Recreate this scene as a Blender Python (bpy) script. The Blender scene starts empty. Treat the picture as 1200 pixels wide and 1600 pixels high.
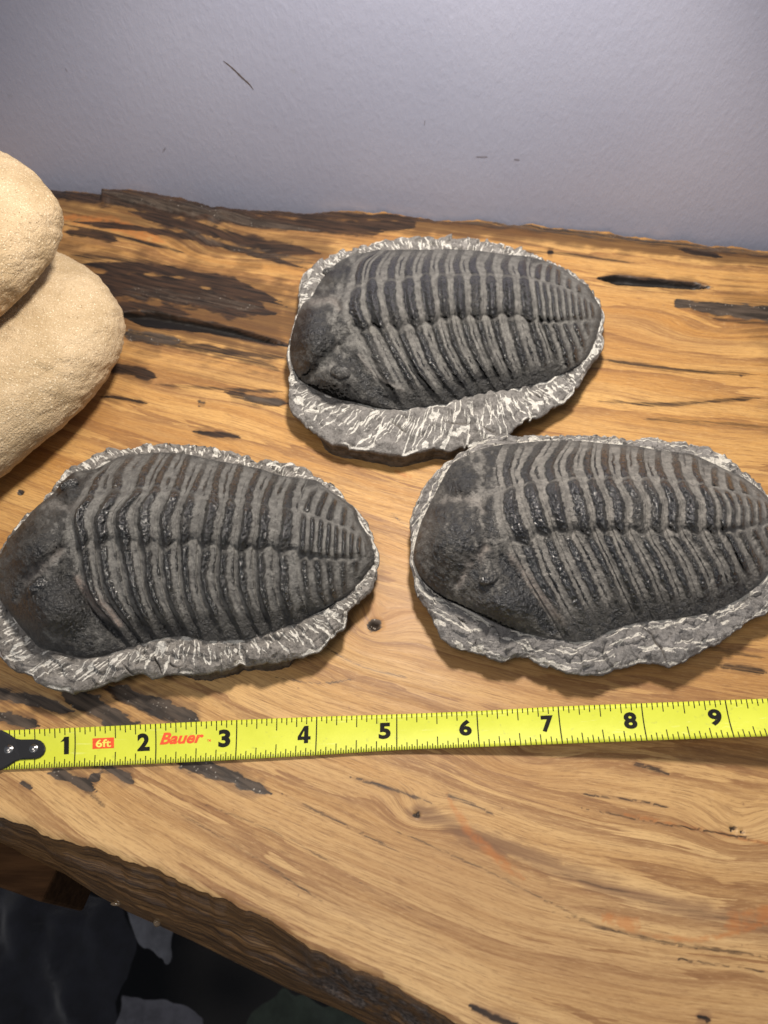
import bpy, math, random
import numpy as np
from mathutils import Vector
random.seed(7); RNG = np.random.default_rng(7)
SC = bpy.context.scene; COL = SC.collection
S = 0.01                                    # all modelling below is in centimetres

# ------------------------------------------------------------ camera, world, lamps, exposure
CAM_H, PITCH, FPX = 24.5, math.radians(58.6), 1203.0
cd = bpy.data.cameras.new('camera'); cam = bpy.data.objects.new('camera', cd); COL.objects.link(cam)
cd.sensor_fit = 'HORIZONTAL'; cd.sensor_width = 36.0; cd.lens = 36.0*FPX/1200.0
cd.clip_start = 0.01; cd.clip_end = 20.0
cam.location = (0, 0, CAM_H*S); cam.rotation_euler = (math.pi/2-PITCH, 0, 0)
cd.dof.use_dof = True; cd.dof.focus_distance = 0.265; cd.dof.aperture_fstop = 18.0
SC.camera = cam
W = bpy.data.worlds.new('World'); SC.world = W; W.use_nodes = True
W.node_tree.nodes['Background'].inputs[0].default_value = (0.84, 0.90, 1.0, 1)
W.node_tree.nodes['Background'].inputs[1].default_value = 0.22
def area(name, loc, target, size, power, col):
    l = bpy.data.lights.new(name, 'AREA'); l.shape = 'DISK'; l.size = size*S; l.energy = power; l.color = col
    o = bpy.data.objects.new(name, l); COL.objects.link(o); o.location = Vector(loc)*S
    o.rotation_euler = (Vector(target)-Vector(loc)).to_track_quat('-Z', 'Y').to_euler()
    return o
def spot(name, loc, target, radius, power, col, deg, blend):
    l = bpy.data.lights.new(name, 'SPOT'); l.shadow_soft_size = radius*S; l.energy = power; l.color = col
    l.spot_size = math.radians(deg); l.spot_blend = blend
    o = bpy.data.objects.new(name, l); COL.objects.link(o); o.location = Vector(loc)*S
    o.rotation_euler = (Vector(target)-Vector(loc)).to_track_quat('-Z', 'Y').to_euler(); return o
spot('shaded_lamp', (3, 25, 31), (-.5, 15, 0), 2.6, 6.5, (1.0, 0.90, 0.78), 103, .32)
area('soft_fill', (-30, -25, 120), (0, 15, 0), 45, 4.6, (1.0, 0.92, 0.84))  # unseen fill light added behind the camera to lift the front
SC.view_settings.view_transform = 'Standard'; SC.view_settings.look = 'None'
SC.view_settings.exposure = 0.0; SC.view_settings.gamma = 1.0

# ------------------------------------------------------------ geometry helpers
cP, sP = math.cos(PITCH), math.sin(PITCH)
def at(x, y, z=0.0):
    """where the sight line of a photograph pixel meets height z (cm)"""
    x, y, z = np.broadcast_arrays(np.asarray(x, float), np.asarray(y, float), np.asarray(z, float))
    u = (x-600)/FPX; v = (y-800)/FPX
    dx, dy, dz = u, cP-v*sP, -sP-v*cP
    t = (z-CAM_H)/dz
    return np.stack([dx*t, dy*t, z+0*t], -1)
def px(X, Y, Z=0.0):
    d = cP*Y-sP*(Z-CAM_H); up = sP*Y+cP*(Z-CAM_H)
    return 600+FPX*X/d, 800-FPX*up/d
def sm(a, b, x):
    t = np.clip((x-a)/(b-a), 0, 1); return t*t*(3-2*t)
_tabs = {}
def vnoise(x, y, seed=0):
    if seed not in _tabs: _tabs[seed] = np.random.default_rng(1000+seed).random((256, 256))
    T = _tabs[seed]; xi = np.floor(x).astype(int); yi = np.floor(y).astype(int)
    fx = x-xi; fy = y-yi; fx = fx*fx*(3-2*fx); fy = fy*fy*(3-2*fy)
    g = lambda a, b: T[a % 256, b % 256]
    return (g(xi, yi)*(1-fx)+g(xi+1, yi)*fx)*(1-fy)+(g(xi, yi+1)*(1-fx)+g(xi+1, yi+1)*fx)*fy*1.0
def fbm(x, y, seed=0, o=4, gain=0.5):
    x = np.asarray(x, float); y = np.asarray(y, float)
    a, s, n = 1.0, 0.0, 0.0
    for k in range(o):
        s = s+a*(vnoise(x*2**k+17.3*k, y*2**k+5.1*k, seed+k)-0.5); n += a; a *= gain
    return s/n*2
def polydist(X, Y, pts):
    """distance to a polyline and the position (0..1) along it"""
    pts = np.asarray(pts, float); D = np.full(X.shape, 1e9); T = np.zeros(X.shape)
    seg = np.hypot(*(pts[1:]-pts[:-1]).T); L = np.concatenate([[0], np.cumsum(seg)]); tot = max(L[-1], 1e-6)
    for i in range(len(pts)-1):
        a, b = pts[i], pts[i+1]; ab = b-a; l2 = max(ab@ab, 1e-9)
        t = np.clip(((X-a[0])*ab[0]+(Y-a[1])*ab[1])/l2, 0, 1)
        d = np.hypot(X-a[0]-t*ab[0], Y-a[1]-t*ab[1]); m = d < D
        D = np.where(m, d, D); T = np.where(m, (L[i]+t*seg[i])/tot, T)
    return D, T
def herm(xs, P, x):
    """smooth curve through P (n,...) at xs, sampled at x"""
    xs = np.asarray(xs, float); P = np.asarray(P, float); n = len(xs)
    m = np.empty_like(P)
    for i in range(n):
        a, b = max(i-1, 0), min(i+1, n-1); m[i] = (P[b]-P[a])/(xs[b]-xs[a])
    k = np.clip(np.searchsorted(xs, x, side='right')-1, 0, n-2)
    h = xs[k+1]-xs[k]; t = (x-xs[k])/h
    sh = (len(x),)+(1,)*(P.ndim-1); t = t.reshape(sh); h = h.reshape(sh)
    return ((2*t**3-3*t**2+1)*P[k]+(t**3-2*t**2+t)*h*m[k]+(-2*t**3+3*t**2)*P[k+1]+(t**3-t**2)*h*m[k+1])
def resample(pts, n, q=None):
    pts = np.asarray(pts, float); L = np.concatenate([[0], np.cumsum(np.hypot(*(pts[1:]-pts[:-1]).T))])
    q = np.linspace(0, 1, n) if q is None else q
    return herm(L/L[-1], pts, q)

def link(o, parent=None):
    COL.objects.link(o)
    if parent is not None: o.parent = parent
    return o
def add_attr(me, name, arr):
    arr = np.asarray(arr, np.float32).reshape(-1, 3)
    a = me.attributes.new(name, 'FLOAT_COLOR', 'POINT')
    a.data.foreach_set('color', np.concatenate([arr, np.ones((len(arr), 1), np.float32)], 1).ravel())
def mesh_obj(name, V, F4, mat, parent=None, attrs=None, normals=None, smooth=True):
    me = bpy.data.meshes.new(name); V = np.asarray(V, np.float32).reshape(-1, 3)*S
    off = (np.array(parent.location, np.float32) if parent is not None and parent.type == 'EMPTY' else 0)
    V = V-off
    if parent is not None and parent.type != 'EMPTY' and parent.parent is not None: V = V-np.array(parent.parent.location, np.float32)
    F4 = np.asarray(F4, np.int32); nf = len(F4); k = F4.shape[1]
    me.vertices.add(len(V)); me.vertices.foreach_set('co', V.ravel())
    me.loops.add(nf*k); me.loops.foreach_set('vertex_index', F4.ravel())
    me.polygons.add(nf); me.polygons.foreach_set('loop_start', np.arange(nf, dtype=np.int32)*k)
    me.polygons.foreach_set('use_smooth', np.full(nf, smooth))
    for a, b in (attrs or {}).items(): add_attr(me, a, b)
    me.update(calc_edges=True); me.validate()
    if normals is not None: me.normals_split_custom_set_from_vertices(np.asarray(normals, np.float32).reshape(-1, 3).tolist())
    me.materials.append(mat)
    o = bpy.data.objects.new(name, me); link(o, parent); return o
def grid_faces(n, m, wrap=False):
    i = np.arange(n-1)[:, None]; j = np.arange(m if wrap else m-1)[None, :]; j2 = (j+1) % m
    return np.stack([i*m+j, (i+1)*m+j, (i+1)*m+j2, i*m+j2], -1).reshape(-1, 4)
def grid_normals(V):
    du = np.gradient(V, axis=0); dv = np.gradient(V, axis=1)
    n = np.cross(du, dv); n /= np.maximum(np.linalg.norm(n, axis=-1, keepdims=True), 1e-9)
    n[n[..., 2] < 0] *= -1 if n[..., 2].mean() < 0 else 1
    return n if n[..., 2].mean() > 0 else -n
def empty(name, loc):
    o = bpy.data.objects.new(name, None); o.location = Vector(loc)*S; o.empty_display_size = 0.02; return link(o)
def tag(o, label=None, cat=None, group=None, kind=None):
    for k, v in (('label', label), ('category', cat), ('group', group), ('kind', kind)):
        if v: o[k] = v
    return o

# ------------------------------------------------------------ material helpers
class Mat:
    def __init__(self, name):
        self.m = bpy.data.materials.new(name); self.m.use_nodes = True; self.t = self.m.node_tree
        self.b = self.t.nodes['Principled BSDF']; self._tc = None
    def n(self, typ, **kw):
        nd = self.t.nodes.new(typ)
        for k, v in kw.items():
            if k.startswith('i_'):
                key = k[2:]; key = int(key) if key.isdigit() else key.replace('_', ' ')
                self.put(nd.inputs[key], v)
            else: setattr(nd, k, v)
        return nd
    def put(self, sock, v):
        if isinstance(v, bpy.types.NodeSocket): self.t.links.new(v, sock)
        elif isinstance(v, (tuple, list)) and len(v) == 3 and sock.type == 'RGBA': sock.default_value = (*v, 1)
        else: sock.default_value = v
    def obj(self, sc=(1, 1, 1)):                # object coordinates in centimetres
        if self._tc is None: self._tc = self.n('ShaderNodeTexCoord').outputs['Object']
        mp = self.n('ShaderNodeMapping'); self.put(mp.inputs[0], self._tc); mp.inputs['Scale'].default_value = [100*s for s in sc]
        return mp.outputs[0]
    def scale(self, vec, sc):
        mp = self.n('ShaderNodeMapping'); self.put(mp.inputs[0], vec); mp.inputs['Scale'].default_value = sc; return mp.outputs[0]
    def noise(self, vec, scale, detail=4, rough=0.55, dist=0.0):
        nd = self.n('ShaderNodeTexNoise'); self.put(nd.inputs['Vector'], vec)
        nd.inputs['Scale'].default_value = scale; nd.inputs['Detail'].default_value = detail
        nd.inputs['Roughness'].default_value = rough; nd.inputs['Distortion'].default_value = dist
        return nd.outputs['Fac']
    def math(self, op, a, b=0.0, c=None, clamp=False):
        nd = self.n('ShaderNodeMath', operation=op, use_clamp=clamp); self.put(nd.inputs[0], a); self.put(nd.inputs[1], b)
        if c is not None: self.put(nd.inputs[2], c)
        return nd.outputs[0]
    def rng(self, v, a, b, c=0.0, d=1.0):
        nd = self.n('ShaderNodeMapRange', interpolation_type='SMOOTHSTEP'); self.put(nd.inputs[0], v)
        for i, q in enumerate((a, b, c, d)): nd.inputs[i+1].default_value = q
        return nd.outputs[0]
    def mix(self, f, a, b, mode='MIX'):
        nd = self.n('ShaderNodeMix', data_type='RGBA', blend_type=mode); self.put(nd.inputs[0], f)
        self.put(nd.inputs[6], a); self.put(nd.inputs[7], b); return nd.outputs[2]
    def attr(self, name):
        a = self.n('ShaderNodeAttribute', attribute_name=name); s = self.n('ShaderNodeSeparateColor'); self.put(s.inputs[0], a.outputs['Color'])
        return a.outputs['Vector'], s.outputs[0], s.outputs[1], s.outputs[2]
    def bump(self, h, dist, strength=1.0, prev=None):
        nd = self.n('ShaderNodeBump'); self.put(nd.inputs['Height'], h); nd.inputs['Distance'].default_value = dist*S
        nd.inputs['Strength'].default_value = strength
        if prev is not None: self.put(nd.inputs['Normal'], prev)
        return nd.outputs[0]
    def out(self, **kw):
        for k, v in kw.items(): self.put(self.b.inputs[k.replace('_', ' ')], v)
        return self.m

def mat_plain(name, col, rough=0.5, metal=0.0, grit=0.0, **kw):
    M = Mat(name); v = M.obj(); n = M.noise(v, 6, 5)
    c = M.mix(M.rng(n, .3, .7), tuple(x*0.82 for x in col), tuple(min(1, x*1.1) for x in col))
    o = dict(Base_Color=c, Roughness=rough, Metallic=metal, **kw)
    if grit: o['Normal'] = M.bump(M.noise(v, 40, 4), grit)
    return M.out(**o)

# wall paint ---------------------------------------------------
def m_wall():
    M = Mat('lavender_wall_paint'); v = M.obj()
    big = M.noise(v, 0.09, 3); n1 = M.noise(M.obj((1, 1, .55)), 4.0, 4, .55); n2 = M.noise(M.obj((1.6, 1.6, .7)), 3.6, 4, .6)
    spk = M.noise(v, 3.5, 2, .5)
    c = M.mix(M.rng(big, .35, .65), (.388, .415, .550), (.415, .441, .575))
    c = M.mix(M.rng(M.noise(v, 1.1, 4), .70, .78), c, (.37, .39, .49))
    c = M.mix(M.rng(spk, .80, .82, 0, .6), c, (.62, .62, .72))
    h = M.math('ADD', M.math('MULTIPLY', M.rng(n1, .38, .72), .8), M.math('MULTIPLY', M.rng(n2, .4, .7), .55))
    return M.out(Base_Color=c, Roughness=.62, Normal=M.bump(h, .011, .42))
# wood ----------------------------------------------------------
def m_wood():
    M = Mat('varnished_wood')
    g, phi, psi, tone = M.attr('grain'); _, dark, resin, orange = M.attr('marks')
    o = M.obj()
    _, stn, _s1, _s2 = M.attr('stains')  # stain mask, also holds shade painted along the right edge
    n1 = M.noise(M.scale(g, (.08, .9, 0)), 1.0, 4, .6, .5)
    n2 = M.noise(M.scale(g, (.09, 4.2, 0)), 1.0, 5, .68, .15)
    n3 = M.noise(M.scale(g, (.8, 15.0, 0)), 1.0, 4, .65)
    n4 = M.noise(M.scale(g, (.55, 7.0, 0)), 1.0, 4, .6, .3)
    n5 = M.noise(M.scale(g, (3.5, 22.0, 0)), 1.0, 3, .6)
    rg = M.math('FRACT', M.math('ADD', M.math('MULTIPLY', psi, .55), M.math('MULTIPLY', n1, 2.6)))
    ringl = M.math('MULTIPLY', M.rng(rg, .55, .97), M.rng(rg, 1.0, .97))
    warm = M.mix(M.rng(n1, .30, .70), (.400, .200, .055), (.550, .330, .118))
    cool = M.mix(M.rng(n1, .30, .70), (.435, .265, .112), (.565, .380, .182))
    c = M.mix(tone, warm, cool)
    c = M.mix(M.rng(n2, .46, .68, 0, .50), c, (.225, .100, .032))
    c = M.mix(M.math('MULTIPLY', ringl, M.rng(n4, .30, .60, .25, .80)), c, (.20, .090, .034))
    c = M.mix(M.rng(n3, .47, .66, 0, .46), c, (.21, .105, .042))
    c = M.mix(M.rng(n5, .54, .70, 0, .36), c, (.15, .072, .030))
    c = M.mix(M.rng(n5, .46, .32, 0, .22), c, (.66, .46, .24))
    n6 = M.noise(M.scale(g, (1.1, 34.0, 0)), 1.0, 2, .5); c = M.mix(M.rng(n6, .57, .70, 0, .45), c, (.12, .058, .026))
    c = M.mix(M.rng(M.noise(o, 3.0, 3), .70, .76, 0, .5), c, (.16, .085, .05))
    c = M.mix(M.rng(M.noise(o, 1.1, 2), .765, .785, 0, .8), c, (.05, .028, .018))
    c = M.mix(M.rng(M.noise(M.scale(g, (.05, .22, 0)), 1, 4), .42, .66, 0, .35), c, (.25, .125, .05))
    sn = M.math('ADD', stn, M.math('MULTIPLY', M.math('SUBTRACT', n2, .5), 1.1)); sn = M.math('MULTIPLY', M.rng(sn, .15, 1.0), M.rng(stn, .02, .3))
    c = M.mix(M.math('MULTIPLY', sn, .85), c, M.mix(tone, (.070, .032, .012), (.175, .090, .048)))
    # orange iron-like stains
    c = M.mix(M.math('MULTIPLY', M.math('MULTIPLY', orange, .6), M.rng(M.noise(o, 3, 4), .25, .6), clamp=True), c, (.40, .135, .030))
    # charred / bark-stained streaks
    dn = M.math('ADD', dark, M.math('MULTIPLY', M.math('SUBTRACT', n2, .5), 1.0)); dn = M.math('ADD', dn, M.math('MULTIPLY', M.math('SUBTRACT', n3, .5), .7))
    dm = M.math('MULTIPLY', M.rng(dn, .15, .75), M.rng(dark, .02, .25))
    dcol = M.mix(M.rng(n4, .35, .65), (.012, .008, .006), (.050, .027, .016)); dcol = M.mix(M.rng(dark, 1.05, 1.3), dcol, (.006, .0045, .004))
    c = M.mix(dm, c, dcol)
    # dark resin full of pale bubbles
    rn = M.math('ADD', resin, M.math('MULTIPLY', M.math('SUBTRACT', M.noise(o, 4, 4), .5), .5)); rn = M.math('ADD', rn, M.math('MULTIPLY', M.math('SUBTRACT', n2, .5), 1.6)); rn = M.math('ADD', rn, M.math('MULTIPLY', M.math('SUBTRACT', n4, .5), .9))
    rm = M.math('MULTIPLY', M.rng(rn, .30, .78), M.rng(resin, .03, .25))
    vor = M.n('ShaderNodeTexVoronoi'); M.put(vor.inputs['Vector'], o); vor.inputs['Scale'].default_value = 7.5
    bub = M.math('MULTIPLY', M.rng(vor.outputs['Distance'], .30, .12), M.rng(M.noise(o, 1.5, 3), .52, .66))
    rcol = M.mix(M.rng(M.noise(M.scale(g, (.6, 5, 0)), 1, 4), .35, .65), (.022, .016, .012), (.075, .055, .041))
    rcol = M.mix(M.math('MULTIPLY', bub, .75), rcol, (.36, .33, .29))
    c = M.mix(rm, c, rcol)
    h = M.math('ADD', M.math('MULTIPLY', n3, .35), M.math('MULTIPLY', bub, rm))
    h = M.math('ADD', h, M.math('MULTIPLY', M.noise(o, 14, 3), .3))
    rough = M.math('ADD', M.rng(n2, .3, .7, .50, .62), M.math('MULTIPLY', dm, -.12))
    return M.out(Base_Color=c, Roughness=rough, Normal=M.bump(h, .007, .7), Coat_Weight=.06, Coat_Roughness=.30, Specular_IOR_Level=.35)
def m_edge():
    M = Mat('varnished_bark_edge'); g, a, b, cc = M.attr('grain'); o = M.obj()
    n1 = M.noise(M.scale(g, (.16, 5.0, 0)), 1, 5, .7, .2); n2 = M.noise(M.scale(g, (.5, 24.0, 0)), 1, 4, .7)
    c = M.mix(M.rng(n1, .32, .66), (.065, .032, .012), (.34, .175, .060))
    c = M.mix(M.rng(n2, .46, .60, 0, .80), c, (.030, .015, .008)); c = M.mix(M.rng(n2, .44, .34, 0, .5), c, (.55, .33, .14))
    gray = M.math('MULTIPLY', cc, M.rng(M.noise(o, 2.2, 5), .35, .6), clamp=True)
    c = M.mix(gray, c, M.mix(M.rng(M.noise(o, 9, 4), .4, .65), (.045, .034, .028), (.19, .15, .125)))
    h = M.math('ADD', M.math('MULTIPLY', n2, .8), M.math('MULTIPLY', M.noise(o, 8, 4), .5))
    return M.out(Base_Color=c, Roughness=.33, Normal=M.bump(h, .05, .9), Coat_Weight=.5, Coat_Roughness=.15)
# fossil --------------------------------------------------------
def m_shell(name, dust, dustd, black, sp=0.0):
    M = Mat(name); _, dk, fl, pk = M.attr('paint'); o = M.obj()
    n1 = M.noise(o, 3.2, 6, .68); n2 = M.noise(o, 14, 5, .7); n3 = M.noise(o, 38, 3, .6)
    d = M.math('ADD', dk, M.math('MULTIPLY', M.math('SUBTRACT', n1, .5), .95)); d = M.math('ADD', d, M.math('MULTIPLY', M.math('SUBTRACT', n2, .5), .95))
    dm = M.rng(d, .16, .88)
    dc = M.mix(M.rng(n1, .35, .65), dustd, dust); dc = M.mix(M.rng(n3, .50, .64, 0, .45), dc, tuple(x*.40 for x in dust)); dc = M.mix(M.rng(n2, .52, .68, 0, .40), dc, tuple(x*.45 for x in dust))
    dc = M.mix(M.math('MULTIPLY', pk, M.rng(n2, .3, .6), clamp=True), dc, (.27, .20, .17))
    bc = M.mix(M.rng(n2, .4, .66), black, tuple(x*2.3+.006 for x in black))
    bc = M.mix(M.rng(n3, .60, .72, 0, .55), bc, dustd)
    fleck = M.math('MULTIPLY', M.rng(M.noise(o, 10, 4, .7), .54, .66), .55); dc = M.mix(fleck, dc, tuple(x*2.5 for x in black)); c = M.mix(dm, dc, bc)
    c = M.mix(M.rng(M.noise(o, 22, 2), .735, .76, 0, .55), c, (.48, .46, .42))
    grit = M.noise(o, 7.5, 2, .5)
    h = M.math('ADD', M.math('MULTIPLY', n2, .55), M.math('MULTIPLY', M.noise(o, 26, 2), .25)); h = M.math('ADD', h, M.math('MULTIPLY', grit, M.rng(dm, 0, 1, .35, 1.6)))
    rough = M.rng(dm, 0, 1, .80, .20)
    rough = M.math('ADD', rough, M.math('MULTIPLY', M.math('MULTIPLY', fl, dm), .30))
    return M.out(Base_Color=c, Roughness=rough, Normal=M.bump(h, .085, 1.0), Specular_IOR_Level=.7, Coat_Weight=M.math('MULTIPLY', dm, M.rng(fl, 0, 1, .7, .12)), Coat_Roughness=.15, Coat_Normal=M.bump(grit, .08, 1.0))
def m_matrix(name, lo, hi, white):
    M = Mat(name); _, sc, ed, side = M.attr('paint'); o = M.obj()
    n1 = M.noise(o, 2.4, 6, .6); n2 = M.noise(o, 11, 5, .65); n3 = M.noise(o, 30, 3)
    c = M.mix(M.rng(n1, .32, .68), lo, hi); c = M.mix(M.rng(n2, .50, .68, 0, .6), c, tuple(x*.45 for x in lo)); c = M.mix(M.rng(n2, .46, .34, 0, .4), c, tuple(x*1.5 for x in hi))
    s = M.math('ADD', sc, M.math('MULTIPLY', M.math('SUBTRACT', n2, .5), .9)); s = M.math('ADD', s, M.math('MULTIPLY', M.math('SUBTRACT', n3, .5), .4))
    sm_ = M.math('MULTIPLY', M.rng(s, .34, .62), M.rng(sc, .04, .16))
    c = M.mix(M.math('MULTIPLY', sm_, .90), c, M.mix(M.rng(n3, .35, .6), tuple(k*.68 for k in white), white))
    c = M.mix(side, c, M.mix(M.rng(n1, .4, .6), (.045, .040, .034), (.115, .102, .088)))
    h = M.math('ADD', n2, M.math('MULTIPLY', n1, 1.2))
    return M.out(Base_Color=c, Roughness=.72, Normal=M.bump(h, .06, .9))
def m_sand():
    M = Mat('tan_sandstone'); _, rd, wear, _b = M.attr('paint'); o = M.obj()
    n1 = M.noise(o, .5, 4, .6); n2 = M.noise(o, 7, 6, .7); n3 = M.noise(o, 24, 3, .6)
    c = M.mix(M.rng(n1, .3, .7), (.43, .32, .185), (.56, .435, .280)); c = M.mix(M.rng(n2, .50, .74, 0, .45), c, (.36, .24, .125))
    c = M.mix(M.rng(n3, .55, .68, 0, .65), c, (.30, .20, .11)); c = M.mix(M.rng(M.noise(o, 16, 2), .60, .68, 0, .8), c, (.80, .70, .52)); c = M.mix(M.rng(M.noise(o, 11, 2), .67, .71, 0, .8), c, (.22, .13, .06))
    c = M.mix(M.math('MULTIPLY', rd, M.rng(n2, .3, .62), clamp=True), c, (.46, .27, .12))
    h = M.math('ADD', n2, M.math('MULTIPLY', M.noise(o, 13, 3), 1.3))
    return M.out(Base_Color=c, Roughness=.88, Normal=M.bump(h, .045, 1.0))

WALLM, WOOD, EDGE, SAND = m_wall(), m_wood(), m_edge(), m_sand()

# ------------------------------------------------------------ wall, floor
a, b = at(80, 290)[:2], at(1200, 385)[:2]
wd = (b-a)/np.linalg.norm(b-a); wn = np.array([-wd[1], wd[0]]); wo = a+wn*0.55
def wall_mesh():
    us = np.linspace(-60, 90, 60); zs = np.linspace(-60, 110, 60)
    U, Z = np.meshgrid(us, zs, indexing='ij'); off = 0.0*U
    V = np.stack([wo[0]+wd[0]*U+wn[0]*off, wo[1]+wd[1]*U+wn[1]*off, Z], -1)
    return mesh_obj('wall', V, grid_faces(60, 60)[:, ::-1], WALLM)
wall = tag(wall_mesh(), 'lavender grey painted wall with roller texture behind the wooden slab', None, None, 'structure')
# a scuff and small nicks on the wall
def on_wall(x, y):
    u = (x-600)/FPX; v = (y-800)/FPX; d = np.array([u, cP-v*sP, -sP-v*cP]); n = np.array([wn[0], wn[1], 0])
    w0 = np.array([wo[0], wo[1], 0]); c0 = np.array([0, 0, CAM_H]); t = ((w0-c0)@n)/(d@n); return c0+d*t
def wall_mark(pts, width, name, col, depth=.05):
    P = np.array([on_wall(*p) for p in resample(pts, 24)]); n3 = np.array([wn[0], wn[1], 0])
    tang = np.gradient(P, axis=0); tang /= np.linalg.norm(tang, axis=1)[:, None]; side = np.cross(tang, n3)
    w = width*np.sin(np.linspace(.06, math.pi-.06, 24))**.6*(1+.5*fbm(np.arange(24)*.7, 0*P[:, 0], 61))
    V = np.stack([P-n3*.006+side*(-w)[:, None], P-n3*(.006+.3*depth), P-n3*.006+side*w[:, None]], 1)
    o = mesh_obj(name, V, grid_faces(24, 3), mat_plain(name+'_paint', col, .8), None)
    o.parent = wall; return o
wall_mark([(349, 95), (358, 102), (368, 111), (378, 121), (389, 131), (396, 140)], .04, 'scuff_mark', (.12, .095, .085), .015)
for p, q, w_ in (((744, 245), (762, 245), .09), ((803, 249), (812, 250), .09), ((254, 238), (259, 230), .05), ((664, 188), (663, 196), .04), ((102, 106), (105, 112), .03)):
    wall_mark([p, ((p[0]+q[0])/2, (p[1]+q[1])/2), q], w_*.6, 'scuff_mark', (.27, .27, .34), .012)

# ------------------------------------------------------------ the slab
front_px = [(-240, 1225), (-120, 1250), (0, 1277), (40, 1287), (85, 1310), (115, 1320), (150, 1327), (200, 1347), (250, 1362), (305, 1387), (365, 1415), (415, 1435),
            (450, 1460), (500, 1492), (550, 1510), (600, 1525), (650, 1560), (700, 1595), (760, 1620), (900, 1685), (1100, 1760), (1500, 1860)]
back_px = [(-200, 262), (80, 290), (157, 298), (162, 292), (200, 293), (262, 302), (318, 316), (330, 320), (420, 321), (480, 324), (500, 321), (560, 322), (600, 326), (700, 336), (850, 347),
           (1000, 361), (1080, 370), (1200, 385), (1400, 402)]
fp = at(*np.array(front_px, float).T)[:, :2]; bp = at(*np.array(back_px, float).T)[:, :2]
fp = fp[np.argsort(fp[:, 0])]; bp = bp[np.argsort(bp[:, 0])]
NX, NY = 720, 460
xs = np.linspace(-24, 24, NX)
yf = np.interp(xs, fp[:, 0], fp[:, 1])+.10*fbm(xs*1.3, xs*0, 3)+.05*fbm(xs*5, xs*0, 4)
yb = np.interp(xs, bp[:, 0], bp[:, 1])+.06*fbm(xs*1.5, xs*0, 5)+.05*fbm(xs*6, xs*0, 6)
q = np.linspace(0, 1, NY)
X = np.repeat(xs[:, None], NY, 1); Y = yf[:, None]+(yb-yf)[:, None]*q[None, :]
PX, PY = px(X, Y)
# grain direction field -> two flow coordinates
samp = np.array([(100,400,8),(300,380,15),(300,450,8),(300,600,6),(100,650,8),(500,345,3),(700,380,5),(1000,420,4),(1150,480,3),(1100,560,3),(1000,600,8),(950,680,5),(1150,650,3),
 (600,760,10),(100,740,20),(30,800,25),(610,850,22),(620,950,20),(560,1010,22),(650,1060,12),(600,1110,15),(300,1100,30),(150,1100,32),(0,1100,25),(30,1230,55),(100,1260,58),
 (200,1280,45),(350,1230,35),(300,1330,45),(450,1400,38),(500,1250,28),(600,1350,27),(600,1450,32),(700,1500,30),(750,1290,28),(850,1380,22),(1000,1420,14),(1150,1450,4),
 (1000,1250,14),(1150,1220,12),(1100,1300,12),(900,1550,12),(1100,1560,6),(1180,1560,3),(850,1100,8),(1000,1080,8),(1100,1060,10),(1180,1000,10)], float)
w0 = at(samp[:, 0], samp[:, 1])[:, :2]; w1 = at(samp[:, 0]+4*np.cos(np.radians(samp[:, 2])), samp[:, 1]+4*np.sin(np.radians(samp[:, 2])))[:, :2]
sa = np.arctan2(*(w1-w0).T[::-1])
gx, gy = np.linspace(-25, 25, 42), np.linspace(-8, 36, 38); hx, hy = gx[1]-gx[0], gy[1]-gy[0]
GX, GY = np.meshgrid(gx, gy, indexing='ij')
wt = 1/(((GX[..., None]-w0[:, 0])**2+(GY[..., None]-w0[:, 1])**2)+1.5)**1.6
ang = np.arctan2((wt*np.sin(sa)).sum(-1), (wt*np.cos(sa)).sum(-1))
def flow(cx, cy):
    n, m = GX.shape; idx = np.arange(n*m).reshape(n, m); rows, rhs = [], []
    A = np.zeros(((n-1)*m+n*(m-1), n*m), np.float32); r = 0; B = []
    i0 = idx[:-1].ravel(); i1 = idx[1:].ravel(); k = np.arange(len(i0)); A[k, i0] = -1; A[k, i1] = 1; B.append(((cx[:-1]+cx[1:])/2*hx).ravel()); r = len(i0)
    i0 = idx[:, :-1].ravel(); i1 = idx[:, 1:].ravel(); k = np.arange(len(i0))+r; A[k, i0] = -1; A[k, i1] = 1; B.append(((cy[:, :-1]+cy[:, 1:])/2*hy).ravel())
    AtA = A.T@A+1e-5*np.eye(n*m, dtype=np.float32); return np.linalg.solve(AtA, A.T@np.concatenate(B)).reshape(n, m)
PSI, PHI = flow(-np.sin(ang), np.cos(ang)), flow(np.cos(ang), np.sin(ang))
def sample(G, X, Y):
    cy_ = herm(gx, G, X[:, 0])                       # columns share one x
    out = np.empty(X.shape)
    for i in range(X.shape[0]): out[i] = herm(gy, cy_[i], Y[i])
    return out
psi, phi = sample(PSI, X, Y), sample(PHI, X, Y)
for (kx, ky, rx, ry, A_) in ((1110, 520, 2.6, 1.0, .7), (1000, 500, 2.2, .9, -.3), (585, 978, 1.0, .8, .8), (350, 392, 2.5, 1.2, .9), (652, 1273, .9, .6, .5), (1150, 1297, 1.2, .7, .6), (820, 1190, 1.6, .8, .5)):
    c = at(kx, ky); psi = psi+A_*np.exp(-((X-c[0])/rx)**2-((Y-c[1])/ry)**2)
psi = psi+.25*fbm(X*.12, Y*.3, 9)
tone = sm(850, 1500, PY+.25*(600-PX)*0+60*fbm(X*.1, Y*.15, 12))
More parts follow.
